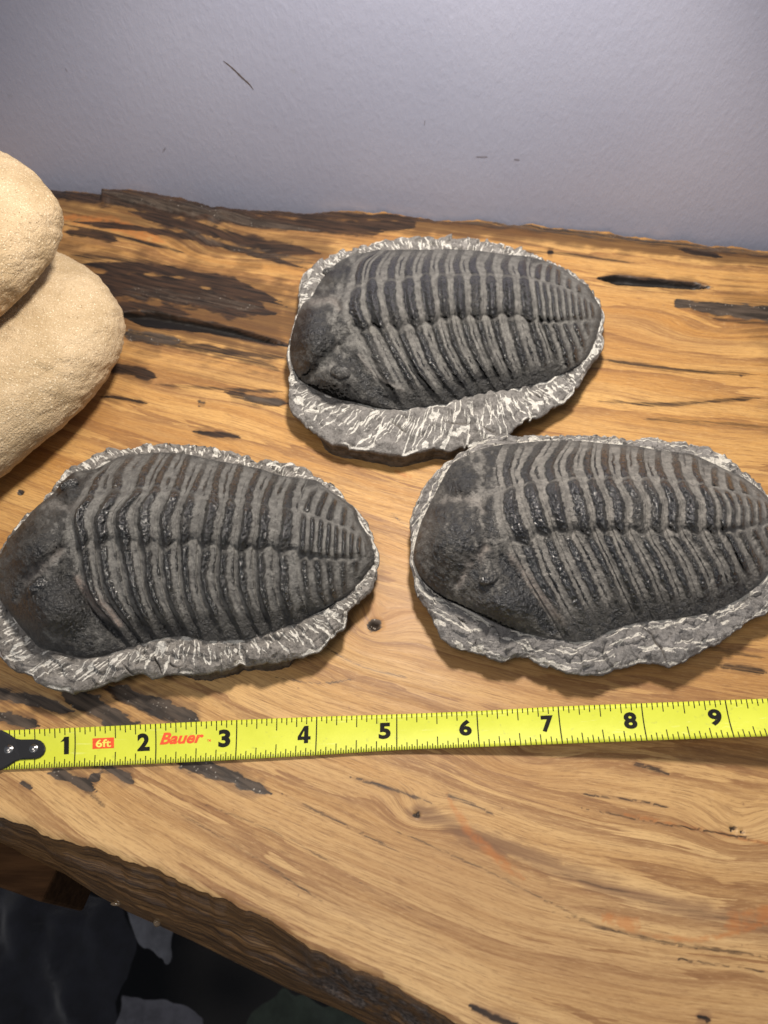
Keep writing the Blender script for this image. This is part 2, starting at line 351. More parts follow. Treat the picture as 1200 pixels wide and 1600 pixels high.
def stroke(pts, w0_, w1_=None, wob=.35, soft=.5, taper=True, seed=20):
    out = np.zeros(PX.shape); w1_ = w0_ if w1_ is None else w1_; pp = resample(pts, 16) if len(pts) > 2 else np.array(pts, float)
    mg = max(w0_, w1_)*(1+soft)*2+3; mk = (PX > pp[:, 0].min()-mg) & (PX < pp[:, 0].max()+mg) & (PY > pp[:, 1].min()-mg) & (PY < pp[:, 1].max()+mg)
    x_, y_ = PX[mk], PY[mk]; D, T = polydist(x_, y_, pp)
    w = w0_+(w1_-w0_)*T
    if taper: w = w*np.clip(np.sin(np.pi*np.clip(T, .0, 1))*2.2, .12, 1)
    w = w*(1+wob*fbm(x_*.05, y_*.12, seed)*2)
    out[mk] = sm(1+soft, 1-soft, D/np.maximum(w, .3)); return out
dark = np.zeros(X.shape); resin = dark.copy(); orange = dark.copy(); dip = dark.copy()
stain = np.zeros(X.shape)
def put(dst, *a, k=1.0, **kw):
    np.maximum(dst, k*stroke(*a, **kw), out=dst)
    if dst is dark or dst is resin:
        np.maximum(stain, .75*min(k, 1)*stroke(a[0], a[1]*2.0+3, (a[2]*2.0+3) if len(a) > 2 else None, soft=.95, seed=31), out=stain)
for pts, w_, k_ in (([(60, 330), (200, 345), (350, 380), (500, 392)], 28, .8), ([(90, 450), (250, 470), (420, 500)], 66, 1.0), ([(150, 500), (300, 515), (430, 530)], 26, .9), ([(450, 350), (700, 362), (850, 372)], 12, .6), ([(90, 560), (250, 580), (430, 600)], 16, .4),
                    ([(40, 300), (300, 330), (560, 345), (800, 362), (1200, 404), (1400, 422)], 17, 1.0), ([(1150, 460), (1220, 560), (1230, 680)], 34, .55), ([(-60, 1060), (120, 1110), (330, 1200)], 40, .3), ([(1080, 1180), (1220, 1200)], 26, .45),  # the right-edge stroke is shade painted across the grain
                    ([(655, 1268), (760, 1312), (860, 1350), (960, 1390), (1100, 1428), (1230, 1448)], 17, .75), ([(500, 1240), (560, 1290), (640, 1340)], 20, .25), ([(280, 1330), (400, 1400), (500, 1440)], 30, .3)):
    np.maximum(stain, k_*stroke(pts, w_, soft=.95, taper=False, seed=34), out=stain)
# back left: charred streaks and resin
put(dark, [(60, 300), (150, 306), (230, 314), (310, 330), (400, 345), (500, 352), (600, 352)], 11, k=.75)
put(dark, [(160, 300), (230, 306), (310, 322), (420, 330), (560, 336), (680, 345)], 8, k=.7)
put(resin, [(150, 302), (200, 310), (300, 330), (420, 350), (500, 360)], 8, k=.7)
put(dark, [(200, 330), (292, 352), (400, 380), (500, 396)], 11, k=.8); put(resin, [(265, 352), (310, 368), (360, 385), (440, 402), (495, 412)], 7, k=.55)
put(dark, [(100, 362), (140, 366), (185, 376)], 8, k=.7); put(dark, [(96, 350), (200, 372), (300, 398)], 3, k=.6)
put(dark, [(125, 412), (250, 422), (354, 440), (440, 472)], 8, k=.95); put(dark, [(110, 398), (180, 404), (260, 414)], 4, k=.5)
put(dark, [(80, 300), (200, 318), (320, 338), (480, 352), (640, 352)], 9, k=.9, taper=False); put(dark, [(60, 425), (130, 432), (250, 436), (360, 452), (450, 480)], 6, k=.9)
put(dark, [(60, 480), (150, 485), (240, 495), (420, 532), (470, 545)], 7, k=.9); put(dark, [(100, 345), (250, 362), (380, 392), (480, 420)], 5, k=.8); put(dark, [(240, 535), (340, 548), (450, 560)], 5, k=.6)
put(dark, [(120, 440), (250, 450), (330, 468), (430, 490)], 19, k=1.0); put(dark, [(100, 470), (200, 478), (300, 492)], 7, k=.8); put(resin, [(180, 452), (250, 458), (330, 470), (410, 482)], 11, k=.55)
put(dark, [(184, 488), (270, 503), (354, 516), (456, 543)], 14, 5, k=1.35, wob=.15); put(dip, [(184, 490), (270, 503), (354, 516), (446, 538)], 11, 3, wob=.1)
put(resin, [(188, 520), (235, 526), (285, 533)], 8, k=.8); put(dark, [(188, 524), (260, 535), (350, 545)], 6, k=.6)
put(dark, [(165, 574), (205, 578), (245, 590)], 8, k=.9); put(dark, [(320, 548), (380, 560), (440, 580)], 7, k=.45)
put(dark, [(300, 674), (335, 678), (378, 684)], 4, k=.9); put(dark, [(155, 619), (195, 623), (232, 631)], 2.0, k=.9)
put(dark, [(350, 612), (400, 625), (450, 630)], 6, k=.7); put(resin, [(375, 622), (410, 627), (445, 629)], 5, k=.8); put(resin, [(308, 626), (322, 629)], 3, k=.8)
put(dark, [(240, 600), (330, 607), (450, 612)], 3, k=.5)
# back edge strip on the right
put(dark, [(560, 334), (700, 344), (850, 358), (1000, 374), (1200, 398), (1330, 410)], 9, k=.42); put(resin, [(700, 342), (850, 356), (1000, 372), (1100, 384), (1220, 398)], 8, k=.55)
put(dark, [(480, 350), (540, 358), (600, 362)], 9, k=.75)
put(dark, [(1062, 389), (1095, 395), (1130, 402)], 3.5, k=1.2)
put(dark, [(933, 434), (1000, 439), (1060, 444), (1114, 449)], 7.5, 4.5, k=1.5, wob=.1, soft=.25); put(dip, [(937, 435), (1000, 440), (1060, 444), (1110, 449)], 6, 4, wob=.1)
put(resin, [(1062, 473), (1120, 482), (1200, 490), (1300, 500)], 7, 16, k=1.1, taper=False); put(dark, [(1110, 497), (1160, 502), (1230, 508)], 4, k=.5)
put(dark, [(855, 394), (865, 395)], 4, k=1.3); put(dark, [(700, 388), (860, 395), (1000, 412)], 3, k=.5)
put(dark, [(930, 560), (1060, 578), (1200, 586)], 3, k=.55); put(dark, [(930, 626), (1040, 632), (1200, 620)], 3.5, k=.55); put(dark, [(1000, 655), (1100, 660), (1200, 668)], 5, k=.4)
# knots
for kx, ky, r, kk in ((585, 978, 12, 1.0), (652, 1273, 6, .8), (32, 770, 6, .9), (1145, 1296, 7, .7), (1160, 1300, 4, .9)):
    D = np.hypot((PX-kx), (PY-ky)*1.25)*(1+.25*fbm(PX*.09, PY*.09, 33))
    np.maximum(dark, kk*1.2*sm(r*.75, r*.35, D), out=dark); np.maximum(resin, kk*sm(r*1.3, r*.8, D), out=resin); np.maximum(dip, .7*sm(r*.7, r*.3, D), out=dip)
# by the tape
put(resin, [(-30, 1078), (30, 1090), (75, 1101), (118, 1112)], 8, k=1.1); put(resin, [(-30, 1118), (20, 1122), (62, 1135)], 9, k=1.1)
put(resin, [(112, 1086), (150, 1104), (190, 1132), (240, 1160), (290, 1180)], 15, k=1.3, taper=False); put(resin, [(170, 1072), (220, 1094), (270, 1112), (318, 1134)], 11, k=1.3)
put(dark, [(112, 1088), (150, 1110), (190, 1140), (240, 1170)], 12, k=.8); put(dark, [(160, 1074), (240, 1110), (330, 1140)], 8, k=.8)
put(resin, [(262, 1178), (310, 1196), (360, 1212), (425, 1242)], 13, 8, k=1.1); put(dark, [(262, 1184), (320, 1204), (425, 1242)], 9, 5, k=.9)
put(resin, [(120, 1186), (175, 1202), (212, 1224)], 8, k=1.0); put(resin, [(75, 1208), (105, 1212), (150, 1236)], 8, k=1.0); put(resin, [(140, 1213), (156, 1217)], 7, k=1.0); put(dark, [(130, 1230), (165, 1262)], 4, k=.5)
put(resin, [(30, 1222), (50, 1232)], 4, k=.9)
# fine dark and reddish lines of the front half
for pts, w_, k_ in (([(545, 1214), (610, 1232), (682, 1258)], 2.8, .6), ([(690, 1240), (735, 1255), (775, 1275)], 2.8, .6), ([(760, 1322), (860, 1358), (960, 1392), (1100, 1428), (1220, 1446)], 4, .30),
                    ([(900, 1240), (1000, 1252), (1045, 1262)], 2, .6), ([(985, 1192), (1020, 1200), (1047, 1211)], 2.4, .6), ([(905, 1262), (970, 1275), (1100, 1298), (1210, 1318)], 2, .7),
                    ([(850, 1420), (1000, 1465), (1200, 1495)], 3, .5), ([(1040, 1495), (1200, 1520)], 2, .6), ([(730, 1568), (760, 1585), (815, 1605)], 5, .9), ([(1088, 1586), (1112, 1597)], 4, 1.1),
                    ([(600, 1290), (760, 1360), (900, 1430), (1000, 1470)], 2.2, .5), ([(440, 1240), (560, 1300), (700, 1370)], 2, .5), ([(260, 1260), (400, 1340), (520, 1420)], 2.0, .45), ([(300, 1250), (450, 1310), (600, 1400), (700, 1440)], 2.0, .4),
                    ([(600, 790), (700, 1000), (560, 1010)], .5, .0), ([(505, 1010), (560, 1040), (640, 1060)], 2, .5), ([(430, 1058), (500, 1068), (560, 1060)], 2, .5), ([(1090, 1010), (1200, 1030)], 4, .5), ([(1120, 1040), (1200, 1052)], 5, .6), ([(610, 800), (640, 830)], 2, .4), ([(850, 1120), (1200, 1195)], .5, 0)):
    if k_: put(dark, pts, w_, k=k_, seed=27)
for pts, w_ in (([(697, 1240), (712, 1265), (735, 1300), (775, 1338), (822, 1376)], 6), ([(940, 1430), (968, 1438), (1002, 1450)], 9), ([(940, 1438), (1020, 1462), (1100, 1467), (1210, 1440)], 3.5), ([(1130, 1448), (1165, 1436), (1215, 1426)], 13), ([(975, 1272), (1100, 1297), (1200, 1318)], 2.5), ([(615, 735), (645, 748)], 3), ([(90, 340), (180, 352), (260, 380)], 9)):
    put(orange, pts, w_, k=.9, seed=29)
Z = .03*fbm(X*.15, Y*.15, 14)+.006*fbm(psi*6, phi*.5, 15)-.30*dip-.02*np.clip(resin, 0, 1)
ef = (Y-yf[:, None]); eb = (yb[:, None]-Y)
Z -= .07*np.clip(1-ef/.22, 0, 1)**2+.30*np.clip(1-eb/.9, 0, 1)**2*(.6+.8*vnoise(X*1.1, Y*0, 44))
Z += .13*sm(.9, .3, eb)*(fbm(X*1.6, Y*3, 46))
Z += .25*sm(1.6, .8, eb)*sm(157, 161, PX)*sm(420, 300, PX)*sm(.0, .2, eb)
slab = empty('wooden_table', (0, 16, 0)); tag(slab, 'varnished live edge wooden slab table with dark resin filled cracks', 'table')
V = np.stack([X, Y, Z], -1)
mesh_obj('table_top', V, grid_faces(NX, NY), WOOD, slab, {'grain': np.stack([phi, psi, tone], -1), 'marks': np.stack([dark, resin, orange], -1), 'stains': np.stack([stain, 0*stain, 0*stain], -1)})
# live edges: front and back
def edge_strip(name, side):
    n, m = 900, 46; sx = np.linspace(-24, 24, n); t = np.linspace(0, 1, m)
    if side > 0:
        top = np.interp(sx, xs, yf); TZ = np.interp(sx, xs, Z[:, 0])
        xx, yy = [], []
        low = at(*np.array([(-250, 1235), (0, 1312), (35, 1335), (100, 1365), (155, 1400), (200, 1425), (250, 1447), (300, 1470), (390, 1515), (450, 1545), (500, 1565), (545, 1585), (600, 1615), (800, 1720), (1200, 1850)], float).T, -3.4)
        lowy = np.interp(sx, low[:, 0], low[:, 1])
        Tt, SX = np.meshgrid(t, sx); Yy = top[:, None]+(lowy-top)[:, None]*(Tt**.8)
        Yy -= .10*np.sin(np.pi*Tt)+.22*fbm(SX*.30, Tt*3, 51)*np.sin(np.pi*np.clip(Tt*1.05, 0, 1))**.4-.05*fbm(SX*.9, Tt*9, 52)*np.sin(np.pi*Tt)**.3-.10*np.abs(fbm(SX*.7+3, Tt*4, 56, 4))*np.sin(np.pi*Tt)**.4
        Zz = TZ[:, None]*(1-Tt)-3.4*Tt+.10*fbm(SX*.5, Tt*6, 53)*np.sin(np.pi*Tt)
    else:
        top = np.interp(sx, xs, yb); TZ = np.interp(sx, xs, Z[:, -1]); Tt, SX = np.meshgrid(t, sx)
        Yy = top[:, None]+.25*np.sin(np.pi*Tt)*(.3+.4*vnoise(SX, Tt*4, 54)); Zz = TZ[:, None]*(1-Tt)-3.4*Tt
    xp, yp = px(SX, Yy, Zz)
    gr = sm(430, 520, xp)*sm(.0, .1, Tt)*sm(.75, .5, Tt)+.7*sm(60, -20, xp)*sm(.6, .3, Tt)
    G = np.stack([SX, Tt*3.4+.15*fbm(SX*.3, Tt*2, 55), np.clip(gr, 0, 1)], -1)
    F = grid_faces(n, m); return mesh_obj(name, np.stack([SX, Yy, Zz], -1), F if side < 0 else F[:, ::-1], EDGE, slab, {'grain': G})
edge_strip('bark_edge', 1); edge_strip('bark_edge', -1)
# board under the slab
def box_verts(p0, p1, w, z0, z1):
    p0, p1 = np.array(p0, float), np.array(p1, float); d = (p1-p0)/np.linalg.norm(p1-p0); n = np.array([-d[1], d[0]])*w
    c = [p0, p1, p1+n, p0+n]; return [(*q, z0) for q in c]+[(*q, z1) for q in c]
BF = [(0, 3, 2, 1), (4, 5, 6, 7), (0, 1, 5, 4), (1, 2, 6, 5), (2, 3, 7, 6), (3, 0, 4, 7)]
def box(name, p0, p1, w, z0, z1, mat, parent=None):
    o = mesh_obj(name, box_verts(p0, p1, w, z0, z1), BF, mat, parent, smooth=False)
    bv = o.modifiers.new('bevel', 'BEVEL'); bv.width = .0012; bv.segments = 2; return o
def m_board():
    M = Mat('brown_board'); v = M.obj((.3, 3, 3)); c = M.mix(M.rng(M.noise(v, 1.2, 5), .3, .7), (.040, .018, .007), (.085, .040, .016))
    return M.out(Base_Color=c, Roughness=.85, Normal=M.bump(M.noise(v, 3, 4), .02), Specular_IOR_Level=.15)
BOARD = m_board()
q0 = at(130, 1425, -7.5)[:2]; q1 = at(-250, 1290, -7.5)[:2]
box('support_board', q1, q0, 3.5, -7.5, -3.45, BOARD, slab)
# varnish drips hanging on the edge
RES = Mat('clear_varnish').out(Base_Color=(.42, .30, .18), Roughness=.05, Transmission_Weight=.55, IOR=1.5, Specular_IOR_Level=.8)
def blob(name, c, r, mat, parent, n=14, squash=(1, 1, 1), attrs=None):
    th = np.linspace(0, math.pi, n); ph = np.linspace(0, 2*math.pi, 2*n, endpoint=False); T, P_ = np.meshgrid(th, ph, indexing='ij')
    V = np.stack([c[0]+r*squash[0]*np.sin(T)*np.cos(P_), c[1]+r*squash[1]*np.sin(T)*np.sin(P_), c[2]+r*squash[2]*np.cos(T)], -1)
    return mesh_obj(name, V, grid_faces(n, 2*n, True), mat, parent)
for x_, y_, z_, r_, sq in ((246, 1441, -2.9, .13, (1, 1, 1)), (181, 1412, -3.1, .085, (2.0, .8, .7)), (240, 1428, -2.3, .06, (1, 1, 1.8)), (284, 1398, -.9, .10, (1.4, .8, .5)), (391, 1497, -2.6, .05, (1.5, 1, 1))):
    blob('varnish_drip', at(x_, y_, z_), r_, RES, slab, squash=sq)

# ------------------------------------------------------------ floor and cloths below
FLOORM = mat_plain('dark_floor', (.012, .011, .011), .8)
f = mesh_obj('floor', [(-120, -90, -48), (120, -90, -48), (120, 60, -48), (-120, 60, -48)], [(0, 1, 2, 3)], FLOORM, None, smooth=False)
tag(f, 'dark floor under the table', None, None, 'structure')
def cloth(name, outline_px, z, col, seed, hgt=1.5, n=90):
    pts = resample(list(outline_px)+[outline_px[0]], 97)[:-1]
    W_ = at(pts[:, 0]+4*fbm(pts[:, 0]*.03, pts[:, 1]*.03, seed, 3)*3, pts[:, 1]+5*fbm(pts[:, 0]*.03, pts[:, 1]*.03+7, seed+1, 3)*3, z)[:, :2]; c = W_.mean(0); rr = np.linspace(0, 1, 40)
    XY = c+(W_-c)[None]*rr[:, None, None]; X_, Y_ = XY[..., 0], XY[..., 1]
    d_ = fbm(X_*.35+seed, Y_*.12, seed, 5); rid = 1-np.abs(fbm(X_*.16+Y_*.1, Y_*.06-X_*.05, seed+3, 3))*2
    Zz = z+hgt*(.5*d_+.8*rid)*(1-.6*rr[:, None]**4)
    M = Mat(name+'_weave'); v = M.obj(); nz = M.noise(v, 1.2, 5)
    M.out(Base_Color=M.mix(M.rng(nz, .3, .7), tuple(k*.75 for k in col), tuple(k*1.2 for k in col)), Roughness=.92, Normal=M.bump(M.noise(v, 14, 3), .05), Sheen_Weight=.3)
    return mesh_obj(name, np.stack([X_, Y_, Zz], -1), grid_faces(40, 96, True)[:, ::-1], M.m)
tag(cloth('clothing', [(-300, 1250), (60, 1330), (140, 1400), (200, 1420), (212, 1480), (190, 1560), (170, 1700), (-100, 1800), (-400, 1700)], -36, (.010, .011, .018), 71, 3.0), 'crumpled dark navy cloth on the floor below the table corner', 'clothing')
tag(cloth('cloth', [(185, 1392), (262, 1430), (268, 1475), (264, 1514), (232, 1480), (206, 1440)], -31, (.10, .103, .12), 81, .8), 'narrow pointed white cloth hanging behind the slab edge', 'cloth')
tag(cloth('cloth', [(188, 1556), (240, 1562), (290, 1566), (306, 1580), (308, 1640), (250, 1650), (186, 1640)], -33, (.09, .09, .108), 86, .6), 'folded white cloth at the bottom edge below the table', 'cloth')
tag(cloth('cloth', [(385, 1600), (405, 1575), (445, 1554), (500, 1562), (560, 1592), (600, 1640), (480, 1680), (390, 1650)], -33, (.030, .042, .031), 91, 1.0), 'crumpled grey green cloth below the slab, right of the white one', 'cloth')

# ------------------------------------------------------------ fossils
VS = np.array([-1, -.68, -.36, 0, .36, .68, 1.0])
ZM, DOME = 1.15, 1.75
def fossil(spec):
    cur = np.array(spec['curves'], float)                       # (13, 7, 2)
    NVv = 250; v = np.linspace(-1, 1, NVv)
    seg_rows = 27; s_th = np.linspace(.5, 11.5, 11*(seg_rows-1)+1); nh, nt = 120, 100
    def curve_at(s):                                            # (len(s), NVv, 2)
        c = herm(np.arange(13), cur, s); return np.stack([herm(VS, c[i], v) for i in range(len(s))])
    TH = curve_at(s_th)
    c0, c1 = TH[0], TH[-1]; slope0 = (TH[0]-TH[1])/(s_th[1]-s_th[0]); slope1 = (TH[-1]-TH[-2])/(s_th[1]-s_th[0])
    ha = resample([c0[0]]+spec['head']+[c0[-1]], NVv, (v+1)/2); ta = resample([c1[0]]+spec['tail']+[c1[-1]], NVv, (v+1)/2)
    th = np.linspace(0, 1, nh)[:, None, None]; tt = np.linspace(0, 1, nt)[:, None, None]
    env = (1-np.abs(v)**2)[None, :, None]
    HP = c0*(1-th)+ha*th+slope0*env*(th*(1-th)**2)*1.4; TP = c1*(1-tt)+ta*tt+slope1*env*(tt*(1-tt)**2)*1.2
    PXY = np.concatenate([HP[::-1][:-1], TH, TP[1:]]); x, y = PXY[..., 0], PXY[..., 1]
    R = len(PXY); i_th0 = nh-1; i_t0 = nh-1+len(s_th)-1
    t_h = np.zeros(R); t_h[:nh] = np.linspace(1, 0, nh); t_t = np.zeros(R); t_t[i_t0:] = np.linspace(0, 1, nt)
    s = np.full(R, 6.0); s[i_th0:i_t0+1] = s_th; s[:i_th0] = .5-t_h[:i_th0]*2; s[i_t0:] = 11.5
    V_, Tn = np.meshgrid(v, np.arange(R)); av = np.abs(V_); Th = t_h[:, None]+0*V_; Tt = t_t[:, None]+0*V_; Ss = s[:, None]+0*V_
    sd = spec['seed']
    # dome
    L = 1.0-.16*sm(4, 11.5, Ss); L = L*(1-Th**2.4)**(.62+.25*sm(.3, .9, V_))*(1-(Tt**1.5))**.75*(1-.10*np.clip(Th*2, 0, 1))
    prof = np.clip(1-av**2.15, 0, 1)**.92
    z = ZM+spec.get('dome', DOME)*prof*L
    z = z+.17*sm(.44, .22, av)*(1-Th**2)*(1-Tt**2)*L
    # relief of thorax
    warp = .07*fbm(x*.03, y*.03, sd)+.03*fbm(x*.12, y*.12, sd+3)
    f = (Ss+warp); f = f-np.round(f); thm = sm(.35, .6, Ss)*(Ss < 11.5)*(Th == 0)
    facet0 = sm(.78, .92, av-.10*(V_ < 0)+.05*fbm(x*.05, y*.05, sd+8)); va = .36; ax = sm(va+.06, va-.05, av+.03*fbm(x*.06, y*.06, sd+14))
    segamp = .8+.4*vnoise(np.round(Ss+warp)*3.3, V_*2.0, sd+2)
    def asym(g, pk, wl, wr, e=2.0): d_ = g-pk; return np.exp(-np.abs(d_/np.where(d_ < 0, wl, wr))**e)
    pk_, wl_, wr_ = spec['roll']; d0, d1, d2, d3 = spec['darkband']; e0, e1, e2, e3 = spec['pleuraband']
    band = lambda g, q0, q1, q2, q3: sm(q0, q1, g)*(1-sm(q2, q3, g))
    zig = .030*np.cos(2*np.pi*(f-pk_)); va_ = va+zig; ax = sm(va_+.05, va_-.04, av+.03*fbm(x*.06, y*.06, sd+14)); f2 = f+.045*fbm(x*.10, y*.10, sd+18)+.075*fbm(x*.28, y*.28, sd+23, 3)
    ringm = band(f2, d0, d1, d2, d3)*segamp; lobe = np.sqrt(np.clip(1-(av/(va_+.03))**5, 0, 1)); ring = ringm*(.45+.55*lobe)*ax  # dark mask: black paint plus painted-in shade on one flank of each segment
    plm = band(f2, e0, e1, e2, e3); c2_ = (e0+e3)/2+.47; g2_ = (f2-c2_+.5) % 1.0-.5; plm = np.maximum(plm, .75*sm(.085, .03, np.abs(g2_))*sm(.30, .55, vnoise(x*.05, y*.05, sd+28))*sm(va+.02, va+.12, av))
    out = sm(va_-.05, va_+.05, av); fade = 1-.5*sm(.80, .97, av)
    seam = np.exp(-((0.5-np.abs(f))/.05)**2); gap = np.exp(-((av-va_-.01)/.03)**2)
    hump = asym(f, pk_, wl_, wr_)*segamp; phump = asym(f, pk_, wl_*1.1, wr_*.75)*segamp
    rel = .05*(1-np.abs(2*f)**2.6)*(1-.5*facet0)+ax*.19*hump*(.35+.65*lobe)+out*fade*(.15*phump+.04*asym((f-(e0+e3)/2-.47+.5) % 1.0-.5, 0, .09, .09))-.05*gap*(1-.6*plm)-.035*seam*(1-.5*facet0)
    dkt = np.maximum(ring**1.2*1.05, out*plm*(1-.35*sm(.72, .9, av))*(1-.35*gap))
    dkt = dkt*(.84+.55*fbm(x*.022, y*.022, sd+5)); facet = sm(.76, .92, av-.12*(V_ < 0)+.05*fbm(x*.05, y*.05, sd+8))
    side = np.where(V_ > 0, 1, .75)
    dkt = np.maximum(dkt, facet*side*.62)+.16*fbm(x*.05, y*.05, sd+19, 4)+.06
    z = z+rel*thm; D = dkt*thm; FL = facet*thm
    # tail shield
    tm = (Tt > 0)*1.0; vt = np.clip(.36-.30*Tt**1.1, .02, 1)
    axt = sm(vt+.07, vt-.06, av)*sm(.95, .85, Tt)
    dxt = np.maximum(x-np.interp(y, c1[:, 1], c1[:, 0]), 0); sp = spec['tailstep']
    ph = (dxt/sp)**1.10; fr = ph-.55-np.round(ph-.55)+.10*fbm(x*.08, y*.08, sd+11); rt = np.exp(-np.abs(fr/.29)**3)
    php = dxt/(sp*1.28)-.10*(av-.36)*8*(V_ < 0); fp_ = php-.55-np.round(php-.55)+.10*fbm(x*.07, y*.07, sd+12)
    rp = np.exp(-np.abs(fp_/.27)**3)*(.75+.5*vnoise(np.round(php)*2.1, V_*3, sd+15))*sm(vt+.02, vt+.09, av)*sm(.90, .70, av)*sm(.97, .75, Tt)
    z = z+tm*(.15*axt*(.35+.65*np.exp(-(fr/.27)**2))*sm(0, .05, Tt)+.12*rp*sm(0, .05, Tt)-.04*np.exp(-((av-vt-.03)/.05)**2)*sm(.9, .7, Tt))
    D = D+tm*np.maximum(np.maximum(axt*rt*.95, rp*.95), .55*np.maximum(sm(.74, .90, av), sm(.86, .97, Tt)))*(.9+.4*fbm(x*.03, y*.03, sd+6))
    FL = FL+tm*np.maximum(sm(.66, .84, av), sm(.82, .95, Tt))
    # head shield
    hm = (Th > 0)*1.0; hb = sm(0, .10, Th)
    D = D+hm*(hb*(.60+.42*fbm(x*.035, y*.035, sd+7)+.38*fbm(x*.16, y*.16, sd+17, 3))+(1-hb)*D[i_th0][None]); FL = FL+hm*hb*.95
    for (bx, by, rx, ry, hh, dk) in spec['bumps']:
        e = np.exp(-(((x-bx)/rx)**2+((y-by)/ry)**2)**1.3); z = z+1.55*hh*e*np.maximum(hm*hb, 0); D = D+dk*e*hm*hb
    pk = np.zeros_like(z)
    hs = np.maximum(hm, sm(3.0, 1.2, Ss)*(Ss >= .5))
    for (pts, w_, dep, dk, pink) in spec['grooves']:
        d_, t_ = polydist(x, y, resample(pts, 20)); w_ = w_*(.5+.5*np.sin(np.pi*np.clip(t_, .08, .92)))
        e = np.exp(-(d_/w_)**2)*hs; z = z-1.35*dep*e; D = D+.85*dk*e; pk = pk+pink*e
    z = z+.030*fbm(x*.07, y*.07, sd+20)+(.018+.014*np.clip(D, 0, 1)*(1-.6*hm))*fbm(x*.30, y*.24, sd+21, 2)+.04*np.abs(fbm(x*.13, y*.13, sd+24, 3))*np.clip(D, 0, 1)
    D = D-.25*np.clip(fbm(x*.10, y*.10, sd+26, 3), 0, 1)
    edge = np.minimum(1, 1)
    P3 = at(x, y, z); N = grid_normals(P3)
    lo = P3[..., :2].reshape(-1, 2).mean(0)
    root = empty('trilobite_fossil', (lo[0], lo[1], 0)); tag(root, spec['label'], 'fossil', 'trilobite fossils on the wooden slab')
    att = np.stack([np.clip(D, 0, 1.3), np.clip(FL, 0, 1), np.clip(pk, 0, 1)], -1)
    SH = spec['shell']
    FLIP = np.cross(P3[1, 0]-P3[0, 0], P3[0, 1]-P3[0, 0])[2] > 0; mid = P3[R//2, NVv//2]; FLIP = np.cross(P3[R//2+1, NVv//2]-mid, P3[R//2, NVv//2+1]-mid)[2] < 0
    def part(name, a, b_): return mesh_obj(name, P3[a:b_], grid_faces(b_-a, NVv)[:, ::-1] if FLIP else grid_faces(b_-a, NVv), SH, root, {'paint': att[a:b_]}, N[a:b_])
    head = part('head_shield', 0, i_th0+1)
    for k in range(11): a_ = i_th0+k*(seg_rows-1); part('thorax_segment', a_, a_+seg_rows)
    part('tail_shield', i_t0, R)
    # eyes
    for (ex, ey, rr, rot) in spec['eyes']:
        k = np.argmin((x-ex)**2+(y-ey)**2); c = P3.reshape(-1, 3)[k]
        n_, m_ = 20, 44; T_, P_ = np.meshgrid(np.linspace(0, 1.7, n_), np.linspace(0, 2*math.pi, m_, endpoint=False), indexing='ij')
        lx, ly, lz = 1.0*np.sin(T_)*np.cos(P_), .72*np.sin(T_)*np.sin(P_), .55*np.cos(T_)
        rr_ = rr*(1+.10*fbm(np.cos(P_)*2+T_*2+9, np.sin(P_)*2+T_, sd+31)); ca, sa_ = math.cos(rot), math.sin(rot)
        Ve = np.stack([c[0]+rr_*(lx*ca-ly*sa_), c[1]+rr_*(lx*sa_+ly*ca), c[2]-rr*.12+rr_*lz], -1)
        mesh_obj('eye', Ve, grid_faces(n_, m_, True), SH, head, {'paint': np.stack([spec['eyedark']+.4*fbm(lx*4, ly*4, sd+33), 0*T_+.3, 0*T_], -1)})
    # ---- stone base
    innr = np.concatenate([P3[:, 0], P3[-1, 1:], P3[::-1, -1][1:], P3[0, ::-1][1:-1]])[:, :2]
    outp = np.array(spec['outer'], float); outr = at(outp[:, 0], outp[:, 1], ZM-.2)[:, :2]
    cen = innr.mean(0); NA = 1700; A_ = np.linspace(0, 2*math.pi, NA, endpoint=False)
    def polar(P, closed=True):
        if closed: P = np.concatenate([P, P[:1]])
        dn = np.concatenate([P[i]+(P[i+1]-P[i])*np.linspace(0, 1, 24, endpoint=False)[:, None] for i in range(len(P)-1)]) if len(P) < 200 else P
        d = dn-cen; an = np.arctan2(d[:, 1], d[:, 0]) % (2*math.pi); r = np.hypot(*d.T); o = np.argsort(an)
        return np.interp(A_, an[o], r[o], period=2*math.pi)
    def csm(r, k=5): return np.convolve(np.concatenate([r[-k:], r, r[:k]]), np.ones(2*k+1)/(2*k+1), 'same')[k:-k]
    ri = csm(polar(innr), 4); ro = csm(polar(outr), 7)
    cx_, cy_ = np.cos(A_)*5, np.sin(A_)*5
    chip = np.abs(fbm(cx_*1.3, cy_*1.3, sd+40, 4))*1.5; chip2 = fbm(cx_*4, cy_*4, sd+44, 3)
    ro = ro-.11*chip*spec.get('chip', 1)+.06*chip2; ro = np.maximum(ro, ri+.07+.08*vnoise(cx_*2, cy_*2, sd+45))
    arc = np.concatenate([[0], np.cumsum(np.hypot(np.diff(ro*np.cos(A_)), np.diff(ro*np.sin(A_))))]); 
    nr, ns = 52, 26
    q_ = np.linspace(0, 1, nr)[:, None]; r = (ri-.10)[None]+((ro-ri+.10)[None])*q_
    w = (ro-ri)[None]
    xx = cen[0]+r*np.cos(A_); yy = cen[1]+r*np.sin(A_)
    zt = ZM+.03-.04*sm(0, .12, q_)-(.10+.05*np.minimum(w, 3))*q_**1.5+.13*fbm(xx*1.1, yy*1.1, sd+50, 4)*sm(.05, .3, q_)+.04*np.abs(fbm(xx*2.6, yy*2.6, sd+55, 3))*sm(.0, .2, q_)+.05*fbm(xx*5, yy*5, sd+52, 3)-.06*sm(.9, 1, q_)
    tops = np.stack([xx, yy, zt], -1)
